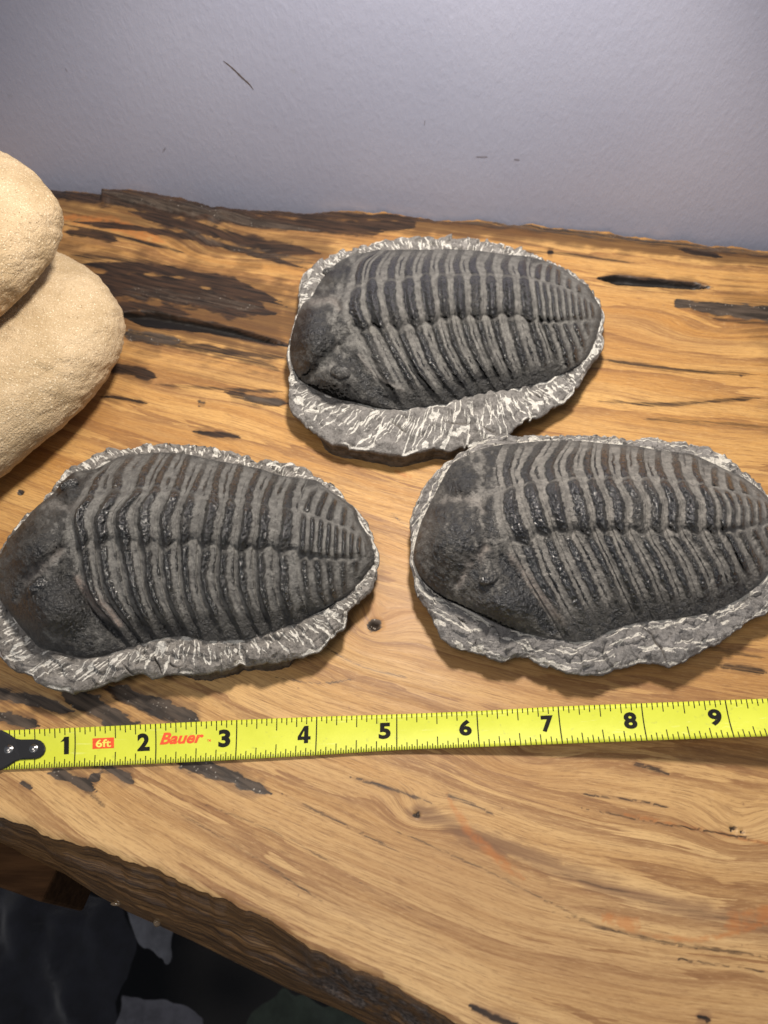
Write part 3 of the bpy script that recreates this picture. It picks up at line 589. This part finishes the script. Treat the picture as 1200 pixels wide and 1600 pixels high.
    rs_ = np.random.default_rng(sd+90); nsd = 420; th_ = rs_.uniform(0, 2*math.pi, nsd); kk = (th_/(2*math.pi)*NA).astype(int) % NA; rr_s = ri[kk]+rs_.uniform(-.1, 1.05, nsd)*(ro-ri)[kk]
    sx_, sy_ = cen[0]+rr_s*np.cos(th_), cen[1]+rr_s*np.sin(th_); gx_, gy_ = rs_.normal(0, .26, nsd), rs_.normal(0, .26, nsd); fo = rs_.normal(0, .035, nsd)
    wx, wy = xx+.10*fbm(xx*3, yy*3, sd+91, 3), yy+.10*fbm(xx*3+9, yy*3, sd+92, 3); fac = np.zeros_like(r)
    for j0 in range(0, NA, 100):
        a_, b_ = wx[:, j0:j0+100], wy[:, j0:j0+100]; near = np.where(np.hypot(sx_-a_.mean(), sy_-b_.mean()) < 4.0)[0]
        d2 = (a_[..., None]-sx_[near])**2+(b_[..., None]-sy_[near])**2; m_ = near[d2.argmin(-1)]
        fac[:, j0:j0+100] = np.clip((a_-sx_[m_])*gx_[m_]+(b_-sy_[m_])*gy_[m_]+fo[m_], -.15, .15)
    zt = zt+fac*sm(.04, .25, q_); tops[..., 2] = zt
    # scratches and cracks
    tx, ty = px(xx, yy, zt); crack = np.zeros_like(r)
    for cp in spec['cracks']:
        d_, t_ = polydist(tx, ty, resample(cp, 12)); crack = np.maximum(crack, sm(2.2, .4, d_/np.maximum(np.sin(np.pi*np.clip(t_, .1, .9)), .3)))
    tops[..., 2] -= .10*crack
    ARC = np.broadcast_to(arc[None], r.shape); RD = r-ri[None]
    sc = np.zeros_like(r); tot = arc[-1]
    rg = np.random.default_rng(sd+5)
    ns_ = int(tot/spec['gap'])
    for k in range(ns_):
        a0 = (k+rg.uniform(-.4, .4))*tot/ns_; i0 = int(np.searchsorted(arc, a0 % tot)) % NA; wl = max(ro[i0]-ri[i0], .12)
        if spec['style'] == 'radial':
            r0 = rg.uniform(.0, .45)*wl; r1 = min(r0+rg.uniform(.22, .72)*wl, wl*1.02); sl = rg.normal(-.10, .20)*(r1-r0)
            pts = [(a0, r0), (a0+sl*.4+rg.normal(0, .03), (r0+r1)/2), (a0+sl, r1)]; lw = rg.uniform(.014, .046)
            if rg.random() < .25: pts += [(a0+sl+rg.normal(0, .15), r1*.8)]
        else:
            r0 = rg.choice([.02, .1, .35, .6, .85, .98])*wl+rg.normal(0, .03); ln = rg.uniform(.3, 1.6)
            pts = [(a0-ln/2, r0), (a0, r0+rg.normal(0, .05)), (a0+ln/2, r0+rg.normal(0, .13))]; lw = rg.uniform(.012, .032)
        pp = np.array(pts); lo_, hi_ = pp[:, 0].min()-.15, pp[:, 0].max()+.15
        cols = np.where((arc >= lo_) & (arc <= hi_))[0]
        if len(cols) == 0: continue
        jit = .07*fbm(ARC[:, cols]*4, RD[:, cols]*4, sd+60, 3)
        d_, t_ = polydist(ARC[:, cols]+jit, RD[:, cols]+jit, pp); lww = lw*(.35+.65*np.sin(np.pi*np.clip(t_, .05, .95)))*(1+1.1*fbm(ARC[:, cols]*7, RD[:, cols]*7, sd+62, 3))
        sc[:, cols] = np.maximum(sc[:, cols], rg.uniform(.75, 1.1)*sm(1.7, .7, d_/lww))
    sc = np.maximum(sc, spec['rim']*sm(.07, .01, np.abs(RD-.02-.05*fbm(ARC*1.5, RD, sd+63, 3)))*sm(.35, .75, vnoise(ARC*2.3, RD*8, sd+64)))
    sc = np.maximum(sc, spec['lip']*sm(.13, .02, (ro-ri)[None]-RD+.05*fbm(ARC*4, RD*2, sd+65, 2))*sm(.35, .7, vnoise(ARC*1.7, RD*3, sd+66)))
    sc = np.maximum(sc, .7*sm(.34, .55, fbm(ARC*1.3, RD*2.2+3, sd+67, 4)))
    sc = sc*(.98+.7*fbm(ARC*2.1, RD*2.1, sd+68, 4)); tops[..., 2] -= .035*np.clip(sc, 0, 1)
    u_ = np.linspace(0, 1, ns)[1:, None]; ins = spec['under'](A_)[None]+.18*fbm(cx_*.9, cy_*.9, sd+70, 3)[None]
    rs = ro[None]+.05*np.sin(np.pi*np.clip(u_*4, 0, 1))-np.maximum(ins, .05)*sm(.08, 1, u_)-.10*np.abs(fbm(np.broadcast_to(A_[None]*9, (ns-1, NA)), np.broadcast_to(u_*2.5, (ns-1, NA)), sd+72, 4))*sm(0, .2, u_)
    zs = zt[-1][None]*(1-u_)+(-.04)*u_
    sides = np.stack([cen[0]+rs*np.cos(A_), cen[1]+rs*np.sin(A_), np.broadcast_to(zs, rs.shape)], -1)
    cap = np.stack([cen[0]+rs[-1:]*.02*np.cos(A_), cen[1]+rs[-1:]*.02*np.sin(A_), 0*rs[-1:]-.04], -1)
    inner = np.stack([cen[0]+(ri-.7)[None]*np.cos(A_), cen[1]+(ri-.7)[None]*np.sin(A_), 0*ri[None]+ZM-.25], -1)
    VB = np.concatenate([inner, tops, sides, cap])
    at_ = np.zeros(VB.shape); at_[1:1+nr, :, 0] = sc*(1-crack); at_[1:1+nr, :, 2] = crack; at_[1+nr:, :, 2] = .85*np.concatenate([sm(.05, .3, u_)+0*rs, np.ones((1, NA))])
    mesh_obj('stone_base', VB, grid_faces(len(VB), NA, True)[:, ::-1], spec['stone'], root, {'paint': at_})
    return root
def under(base, peaks):
    def f_(A_):
        o = np.full(A_.shape, base)
        for c, w, val in peaks:
            d = np.abs((np.degrees(A_)-c+180) % 360-180); o = o+(val-base)*np.exp(-(d/w)**2)
        return o
    return f_
sh1 = m_shell('shell_paint_back', (.190, .186, .176), (.086, .084, .081), (.0065, .0072, .0088))
sh2 = m_shell('shell_paint_left', (.176, .173, .164), (.080, .078, .075), (.0065, .0070, .0080))
sh3 = m_shell('shell_paint_right', (.228, .218, .203), (.108, .104, .098), (.0085, .0095, .012))
st1 = m_matrix('stone_back', (.125, .119, .115), (.235, .225, .218), (.70, .69, .65))
st2 = m_matrix('stone_left', (.122, .114, .106), (.230, .216, .202), (.68, .665, .62))
st3 = m_matrix('stone_right', (.135, .130, .128), (.225, .215, .210), (.62, .60, .55))
A_c = [[(548,400),(538,425),(532,452),(528,478),(533,512),(558,563),(609,643)],[(592,390),(566,412),(560,450),(557,480),(570,512),(600,580),(637,638)],[(605,391),(585,414),(581,437),(585,472),(596,510),(628,570),(667,634)],
 [(628,390),(613,414),(611,440),(613,473),(624,510),(653,575),(697,630)],[(652,390),(641,411),(639,435),(643,472),(652,508),(678,570),(718,622)],[(676,390),(667,408),(667,431),(671,467),(678,503),(698,560),(738,617)],
 [(700,389),(691,410),(693,431),(695,463),(700,496),(718,552),(757,613)],[(722,390),(714,412),(718,431),(720,463),(723,495),(742,550),(776,610)],[(750,392),(739,410),(744,431),(745,463),(747,495),(766,552),(793,608)],
 [(771,395),(764,413),(767,431),(769,463),(771,494),(788,550),(811,605)],[(794,398),(788,415),(794,433),(796,462),(799,492),(814,550),(830,600)],[(820,400),(816,416),(819,434),(824,465),(829,500),(844,542),(855,594)],
 [(845,407),(841,424),(842,440),(844,465),(849,498),(864,535),(878,582)]]
fossil(dict(curves=A_c, seed=100, label='trilobite fossil farthest back, near the wall, ringed by white chisel scratches', shell=sh1, stone=st1, eyedark=.5,
 head=[(548,399),(522,415),(500,440),(487,463),(472,477),(460,507),(454,533),(453,555),(458,575),(468,593),(492,608),(527,623),(561,630),(592,638)],
 tail=[(850,407),(881,421),(898,434),(920,449),(931,468),(941,488),(935,516),(931,530),(920,554),(907,569),(885,582)],
 bumps=[(484,522,26,42,.38,.15),(516,430,15,12,.22,.2),(530,590,26,20,.18,.0),(505,605,16,12,.0,.5)],
 grooves=[([(475,478),(500,469),(522,471),(530,482)],8.5,.10,-0.37,.2),([(529,540),(508,563),(492,580),(478,590)],10.2,.10,-0.31,0),([(536,432),(527,470),(522,510),(529,545)],8.5,.06,-0.31,0),
          ([(552,562),(572,592),(602,625)],10,.08,.35,0),([(560,555),(590,590),(630,610)],5,-.05,-.5,.1)],
 eyes=[(531,580,.40,-.3),(514,424,.30,.2)],
 outer=[(466,442),(472,427),(492,414),(518,399),(537,392),(561,391),(579,383),(598,376),(628,371),(648,370),(665,372),(698,371),(705,368),(725,371),(746,373),(787,379),(811,388),(839,403),(862,410),(885,420),(905,434),(925,450),(937,468),(944,490),(943,516),(942,543),(928,567),(920,582),(902,606),(878,632),(848,647),(820,658),(807,666),(794,677),(781,682),(733,697),(690,699),(678,697),(657,703),(624,712),(574,703),(527,695),(516,690),(488,669),(468,654),(455,645),(451,617),(453,578),(455,560),(458,535),(460,510),(467,480)],
 cracks=[[(607,655),(622,665),(640,680)],[(690,657),(712,661),(745,660)],[(752,664),(765,672),(778,678)],[(832,612),(845,620),(850,614)]], gap=.135, style='radial', rim=.9, lip=.95, tailstep=12.5, roll=(-.02, .17, .24), darkband=(-.42, -.32, .18, .34), pleuraband=(-.28, -.18, .12, .28), under=under(.85, [(258, 26, -.12), (232, 12, .2)])))
B_c = [[(155,731),(130,755),(118,780),(102,815),(105,865),(115,925),(185,1018)],[(185,714),(155,748),(143,775),(124,805),(135,852),(150,930),(212,1008)],[(212,710),(192,736),(184,768),(162,806),(163,847),(180,928),(228,1003)],
 [(250,707),(230,738),(219,765),(192,803),(200,850),(217,933),(252,997)],[(275,708),(255,740),(246,762),(227,800),(232,850),(243,930),(282,994)],[(300,711),(285,745),(278,769),(261,808),(264,852),(270,925),(302,997)],
 [(328,718),(312,750),(302,773),(294,808),(292,845),(296,918),(325,1001)],[(352,722),(340,752),(337,776),(330,812),(326,852),(325,920),(362,1000)],[(380,727),(368,758),(363,783),(357,818),(352,856),(354,922),(388,998)],
 [(408,733),(394,765),(390,789),(387,823),(381,858),(384,920),(413,991)],[(436,742),(422,768),(417,792),(414,823),(410,856),(414,920),(433,984)],[(468,747),(456,772),(453,797),(450,828),(447,860),(450,925),(468,971)],
 [(495,750),(485,778),(478,805),(478,835),(480,868),(490,918),(503,953)]]
fossil(dict(curves=B_c, seed=200, label='trilobite fossil at the left just above the tape hook, black ridges and white scratched rim', shell=sh2, stone=st2, eyedark=.8,
 head=[(150,732),(118,737),(100,750),(82,772),(57,792),(37,815),(15,840),(0,867),(-8,890),(-5,915),(0,937),(15,957),(30,977),(50,1000),(62,1012),(95,1020),(120,1027),(150,1027)],
 tail=[(495,751),(510,762),(530,777),(555,795),(562,815),(577,840),(586,870),(580,885),(565,905),(547,927),(512,950)],
 bumps=[(48,848,44,46,.40,.05),(102,756,17,20,.38,.35),(82,950,48,36,.34,.15),(35,940,16,30,0,.3)],
 grooves=[([(68,792),(90,785),(108,792),(120,780)],10.2,.10,-0.31,.1),([(95,860),(62,888),(38,912),(28,935)],11.9,.12,-0.40,.2),([(104,790),(107,830),(102,870),(99,905)],8.5,.07,-0.06,0),
          ([(108,905),(140,945),(180,990)],13,.09,.35,0),([(118,905),(150,940),(186,975)],11,-.04,-.45,.6)],
 eyes=[(60,914,.36,.7),(108,756,.34,.5)],
 outer=[(55,797),(77,767),(88,750),(100,738),(115,731),(140,717),(170,702),(200,701),(240,693),(270,693),(297,696),(305,697),(340,701),(375,709),(405,720),(417,717),(455,725),(480,730),(497,745),(515,752),(537,770),(540,787),(557,795),(570,815),(582,835),(587,862),(588,887),(590,895),(582,920),(565,937),(547,955),(540,980),(525,992),(500,1016),(480,1022),(450,1030),(412,1037),(382,1037),(350,1045),(312,1052),(275,1052),(237,1057),(212,1052),(195,1057),(160,1067),(135,1080),(120,1085),(90,1077),(67,1070),(42,1052),(20,1047),(2,1030),(-10,1010),(-14,980),(-12,950),(-12,915),(-12,890),(-4,865),(12,838),(34,812)],
 cracks=[[(238,1022),(248,1040),(252,1052)],[(190,1035),(205,1052),(215,1056)],[(262,1035),(275,1042),(285,1040)]], gap=.15, style='radial', rim=.7, lip=.7, tailstep=15.5, roll=(-.20, .10, .32), darkband=(-.36, -.29, .02, .36), pleuraband=(-.32, -.26, -.06, .20), under=under(.85, [(280, 26, -.10), (300, 14, .15)])))
C_c = [[(772,695),(761,735),(766,768),(768,810),(777,852),(812,908),(862,996)],[(802,693),(788,735),(794,765),(797,800),(817,847),(842,905),(898,1003)],[(845,689),(819,735),(825,757),(837,795),(851,835),(882,910),(927,998)],
 [(880,688),(856,725),(862,754),(868,792),(881,830),(914,903),(955,985)],[(903,689),(887,725),(893,750),(907,790),(916,832),(948,898),(982,976)],[(922,690),(915,725),(922,750),(936,785),(943,828),(973,898),(1008,971)],
 [(946,693),(942,722),(949,748),(965,785),(970,830),(1004,897),(1033,969)],[(973,695),(971,722),(978,748),(995,785),(998,830),(1033,895),(1058,966)],[(1000,698),(999,726),(1006,749),(1023,785),(1026,830),(1061,893),(1084,962)],
 [(1026,703),(1026,728),(1036,751),(1051,785),(1053,829),(1088,890),(1108,956)],[(1053,706),(1055,732),(1064,754),(1080,786),(1082,830),(1113,885),(1132,947)],[(1082,710),(1086,735),(1096,757),(1110,788),(1112,830),(1138,877),(1158,934)],
 [(1110,722),(1112,744),(1118,765),(1130,792),(1136,825),(1158,868),(1180,917)]]
fossil(dict(curves=C_c, seed=300, label='trilobite fossil at the right edge above the tape, dustier grey with plain stone rim', shell=sh3, stone=st3, eyedark=.55,
 head=[(750,702),(727,713),(707,724),(690,752),(672,787),(657,820),(646,865),(649,885),(660,907),(685,930),(715,945),(752,962),(790,980),(827,991),(852,997)],
 tail=[(1110,722),(1137,735),(1162,747),(1195,772),(1217,800),(1222,835),(1213,870),(1198,900),(1187,912)],
 bumps=[(700,836,42,46,.34,.15),(724,758,16,14,.14,.3),(790,950,48,32,.26,.25),(765,905,22,16,.10,0),(740,890,8,16,0,.5)],
 grooves=[([(688,785),(715,777),(745,785),(755,800)],10.2,.09,-0.43,.1),([(758,856),(740,880),(715,912)],12,.09,-0.34,.3),([(751,712),(751,760),(752,810),(762,856)],8.5,.07,-0.31,0),
          ([(783,872),(812,912),(840,955),(858,985)],13,.08,.35,0),([(795,870),(830,912),(880,975)],11,-.04,-.35,.3)],
 eyes=[(764,902,.34,.5)],
 outer=[(642,820),(647,790),(660,762),(677,740),(700,720),(720,705),(740,695),(760,685),(790,681),(820,681),(840,679),(877,681),(932,679),(975,685),(1020,685),(1060,690),(1100,700),(1125,710),(1150,725),(1166,742),(1185,756),(1202,772),(1218,788),(1232,815),(1236,850),(1234,900),(1222,935),(1198,957),(1175,967),(1150,985),(1125,1002),(1100,1015),(1065,1035),(1050,1040),(1020,1032),(1000,1037),(962,1042),(942,1052),(905,1052),(895,1052),(865,1040),(815,1025),(785,1032),(765,1027),(740,1017),(707,1010),(687,992),(667,952),(652,925),(645,897),(641,860)],
 cracks=[[(1000,980),(1018,990),(1024,1003),(1034,1012),(1040,1030),(1046,1042)],[(712,962),(730,975)],[(820,1030),(860,1048),(890,1052)]], gap=.20, style='around', rim=1.1, lip=.55, tailstep=16.5, roll=(.16, .32, .11), darkband=(-.34, -.16, .30, .38), pleuraband=(-.20, -.04, .24, .34), under=under(.85, [(280, 16, .5), (255, 10, .6)])))

# ------------------------------------------------------------ sandstone slabs at the left
def stone(name, c, rad, tilt, seed, label, e=2.6, red=None):
    n, m = 220, 420
    T_, P_ = np.meshgrid(np.linspace(.001, math.pi-.001, n), np.linspace(0, 2*math.pi, m, endpoint=False), indexing='ij')
    sp = lambda a, k: np.sign(a)*np.abs(a)**k
    k1, k2 = .55, .78
    x = rad[0]*sp(np.sin(T_), k1)*sp(np.cos(P_), k2); y = rad[1]*sp(np.sin(T_), k1)*sp(np.sin(P_), k2); z = rad[2]*sp(np.cos(T_), .9)
    n0 = np.stack([np.sin(T_)*np.cos(P_), np.sin(T_)*np.sin(P_), np.cos(T_)], -1)
    d = .24*fbm(n0[..., 0]*1.6+n0[..., 2]+7, n0[..., 1]*1.6-n0[..., 2]*.7+3, seed, 3)+.07*fbm(x*1.5+z, y*1.5+z, seed+5, 4)+.025*np.abs(fbm(x*3+z*2, y*3-z*2, seed+7, 3))+.035*fbm(x*6+z*5, y*6-z*5, seed+9, 3)
    V = np.stack([x, y, z], -1)+n0*d[..., None]
    from mathutils import Euler
    R = np.array(Euler([math.radians(t) for t in tilt]).to_matrix()); V = V@R.T+np.array(c)
    xp, yp = px(V[..., 0], V[..., 1], V[..., 2]); rd = np.zeros_like(xp)
    if red is not None: rd = np.exp(-((xp-red[0])/red[2])**2-((yp-red[1])/red[3])**2)
    o = mesh_obj(name, V, grid_faces(n, m, True), SAND, None, {'paint': np.stack([rd, 0*rd, 0*rd], -1)})
    return tag(o, label, 'stone', 'tan sandstones stacked at the left edge')
stone('sandstone', (-16.8, 19.7, 2.1), (7.2, 4.9, 2.1), (0, 0, 52), 400, 'lower tan sandstone resting on the wood at the left edge', red=None)
stone('sandstone', (-17.6, 21.9, 6.0), (6.2, 4.6, 1.9), (0, 3, 58), 420, 'upper tan sandstone lying on top of the other at the left edge', red=(0, 500, 40, 40))

# ------------------------------------------------------------ tape measure
IN = np.arange(-1, 11)
tpx = np.array([(-136, 1148), (-9, 1142), (117, 1137), (243, 1131), (370, 1125), (495, 1120), (620, 1116), (745, 1111), (872, 1104), (1002, 1099), (1133, 1094), (1266, 1089)], float)
bpx = np.array([(-136, 1207), (-9, 1203), (116, 1198), (243, 1193), (368, 1187), (493, 1180), (620, 1172), (749, 1167), (879, 1162), (1011, 1157), (1147, 1152), (1286, 1147)], float)
zz = np.array([.10, .10, .10, .10, .11, .13, .17, .30, .48, .72, 1.0, 1.35])
TW, BW = at(tpx[:, 0], tpx[:, 1], zz), at(bpx[:, 0], bpx[:, 1], zz)
def tape_pt(i, c, h=0.0):
    """i inches along, c 0 near edge .. 1 far edge, h cm above the blade"""
    i = np.atleast_1d(np.asarray(i, float)); c = np.broadcast_to(np.asarray(c, float), i.shape); a = herm(IN, BW, i); b_ = herm(IN, TW, i)
    p = a+(b_-a)*c[:, None]; p[:, 2] += h-.055*np.sin(np.pi*np.clip(c, 0, 1)); return p
tape = empty('tape_measure', (0, 6.5, 0)); tag(tape, 'yellow steel tape measure blade lying across the wood with black hook', 'tape measure')
def m_tape():
    M = Mat('yellow_tape_lacquer'); o = M.obj(); c = M.mix(M.rng(M.noise(o, .8, 4), .3, .7), (.55, .60, .045), (.61, .66, .060))
    c = M.mix(M.rng(M.noise(o, 5, 5), .60, .74, 0, .45), c, (.36, .39, .08)); c = M.mix(M.rng(M.noise(M.obj((.3, 5, 5)), 3, 4), .62, .72, 0, .35), c, (.75, .78, .30))
    return M.out(Base_Color=c, Roughness=.48, Normal=M.bump(M.noise(o, 8, 3), .003), Specular_IOR_Level=.3)
YEL = m_tape(); INK = mat_plain('black_ink', (.010, .010, .009), .7, Specular_IOR_Level=.15); REDI = mat_plain('red_ink', (.78, .085, .018), .4); YINK = mat_plain('yellow_ink', (.80, .74, .12), .4)
n, m = 320, 11; I_, C_ = np.meshgrid(np.linspace(-.3, 10, n), np.linspace(0, 1, m), indexing='ij')
topv = tape_pt(I_.ravel(), C_.ravel(), .0).reshape(n, m, 3); botv = tape_pt(I_.ravel(), C_.ravel(), -.018).reshape(n, m, 3)
VV = np.concatenate([topv, botv[:, ::-1]], 1)
mesh_obj('blade', VV, grid_faces(n, 2*m, True), YEL, tape)
qv, qf = [], []
def tick(i, c0, c1, w=.0085):
    k = len(qv); cs = np.linspace(c0, c1, 6 if abs(c1-c0) > .5 else 3)
    for c in cs:
        for s_ in (-w, w): qv.append(tape_pt(i+s_, c, .0035)[0])
    for j in range(len(cs)-1): qf.append((k+2*j, k+2*j+1, k+2*j+3, k+2*j+2))
for k in range(0, 320):
    i = k/32
    if i < .15: continue
    full = k % 32 == 0
    if full: tick(i, 0, 1, .0075); continue
    lv = 5 if k % 16 == 0 else 4 if k % 8 == 0 else 3 if k % 4 == 0 else 2 if k % 2 == 0 else 1
    if lv >= 2: tick(i, 1, 1-{5: .31, 4: .24, 3: .18, 2: .12}[lv], .0062)
    if lv >= 2 or i < 6: tick(i, 0, {5: .34, 4: .28, 3: .21, 2: .15, 1: .10}[lv], .0062 if lv > 1 else .0052)
tag(mesh_obj('scale_marks', qv, qf, INK, tape, smooth=False), kind='stuff')
def text(body, name, i0, c0, wi, hc, mat, bold=.03, shear=0.0, h=.005):
    cu = bpy.data.curves.new(name, 'FONT'); cu.body = body; cu.size = 1; cu.offset = bold; cu.shear = shear; cu.resolution_u = 4
    o = bpy.data.objects.new(name, cu); COL.objects.link(o); bpy.context.view_layer.update()
    me = bpy.data.meshes.new_from_object(o.evaluated_get(bpy.context.evaluated_depsgraph_get())); bpy.data.objects.remove(o)
    co = np.array([v_.co[:] for v_ in me.vertices]); lo_, hi_ = co.min(0), co.max(0)
    u = (co[:, 0]-lo_[0])/(hi_[0]-lo_[0]); v_ = (co[:, 1]-lo_[1])/(hi_[1]-lo_[1])
    P = tape_pt(i0+u*wi, c0+v_*hc, h)*S-np.array(tape.location)
    for k, vt in enumerate(me.vertices): vt.co = P[k]
    me.materials.clear(); me.materials.append(mat); t = bpy.data.objects.new(name, me); link(t, tape); return t
def glyph(lab, i0, c0, wi, hc):
    polys = {1: [[(.38, 0), (1, 0), (1, 1), (.38, 1)], [(-.12, .70), (.38, .76), (.38, .98), (.30, .90)]],
             4: [[(.50, 0), (.84, 0), (.84, 1), (.50, 1)], [(-.02, .20), (.50, .20), (.50, .40), (-.02, .40)], [(.84, .20), (1.03, .20), (1.03, .40), (.84, .40)], [(-.02, .40), (.26, .40), (.50, .74), (.50, 1)]]}[lab]
    v_, f_ = [], []
    for p in polys:
        k0 = len(v_); v_ += [tape_pt(i0+a_*wi, c0+b_*hc, .005)[0] for a_, b_ in p]; f_.append(tuple(range(k0, k0+4)))
    return mesh_obj('numeral', v_, f_, INK, tape, smooth=False)
for k, (wd_, lab) in enumerate([(.10, 1), (.155, 2), (.150, 3), (.155, 4), (.150, 5), (.155, 6), (.150, 7), (.160, 8), (.160, 9)]):
    if lab in (1, 4): tag(glyph(lab, lab-.075-wd_, .33, wd_, .45), 'black numeral %d printed on the yellow blade' % lab); continue
    tag(text(str(lab), 'numeral', lab-.045-wd_-(0.03 if lab > 1 else .03), .33, wd_, .45, INK, .045), 'black numeral %d printed on the yellow blade' % lab)
def patch(name, i0, i1, c0, c1, mat, h=.004):
    I2, C2 = np.meshgrid(np.linspace(i0, i1, 6), np.linspace(c0, c1, 5), indexing='ij')
    return mesh_obj(name, tape_pt(I2.ravel(), C2.ravel(), h), grid_faces(6, 5), mat, tape)
tag(patch('length_label', 1.215, 1.482, .44, .71, REDI), 'small red box reading 6ft')
text('6ft', 'length_lettering', 1.255, .475, .19, .20, YINK, .02, 0, .0065)
tag(text('Bauer', 'brand_lettering', 2.045, .47, .55, .30, REDI, .035, .35), 'red slanted lettering on the blade')
text('TM', 'trademark_lettering', 2.635, .49, .045, .06, REDI, .02, 0)
# hook
HK = Mat('black_hook_metal').out(Base_Color=(.012, .012, .013), Roughness=.28, Specular_IOR_Level=.7)
RV = Mat('rivet_metal').out(Base_Color=(.38, .37, .36), Roughness=.25, Metallic=1.0)
hp = [(-.36, -.02), (.05, -.02), (.10, -.01), (.18, .07), (.27, .20), (.33, .235), (.52, .24), (.575, .27), (.615, .34), (.635, .44), (.635, .52), (.615, .62), (.575, .70), (.52, .735), (.33, .745), (.27, .77), (.18, .91), (.10, 1.0), (.05, 1.02), (-.36, 1.02)]
hp = np.array(hp); tp = tape_pt(hp[:, 0], hp[:, 1], .075); bt = tape_pt(hp[:, 0], hp[:, 1], .006); k = len(hp)
import bmesh
bm = bmesh.new(); tv = [bm.verts.new(Vector(p)*S-tape.location) for p in tp]; bv = [bm.verts.new(Vector(p)*S-tape.location) for p in bt]
bm.faces.new(tv)
for i in range(k): bm.faces.new((tv[i], bv[i], bv[(i+1) % k], tv[(i+1) % k]))
# turned-down lip of the hook (just outside the picture)
l0 = [tape_pt(-.36, c_, h_)[0] for c_, h_ in ((-.02, .075), (1.02, .075))]; w = [bm.verts.new(Vector((p[0]-.03, p[1], 0.0))*S-tape.location) for p in l0]
bm.faces.new((tv[0], tv[-1], w[1], w[0])); bmesh.ops.recalc_face_normals(bm, faces=bm.faces)
bmesh.ops.bevel(bm, geom=[e for e in bm.edges if e.verts[0] in tv and e.verts[1] in tv], offset=.00025, segments=2, affect='EDGES')
me = bpy.data.meshes.new('end_hook'); bm.to_mesh(me); me.materials.append(HK); ho = bpy.data.objects.new('end_hook', me); link(ho, tape)
for (ri_, rc_, rr_) in ((.185, .50, .165), (.495, .50, .155)):
    c = tape_pt(ri_, rc_, .075)[0]; o_ = blob('rivet', c, rr_, RV, tape, 14, (1, 1, .42)); c2 = blob('rivet', c+np.array([0, 0, .045]), rr_*.62, RV, tape, 12, (1, 1, .42))
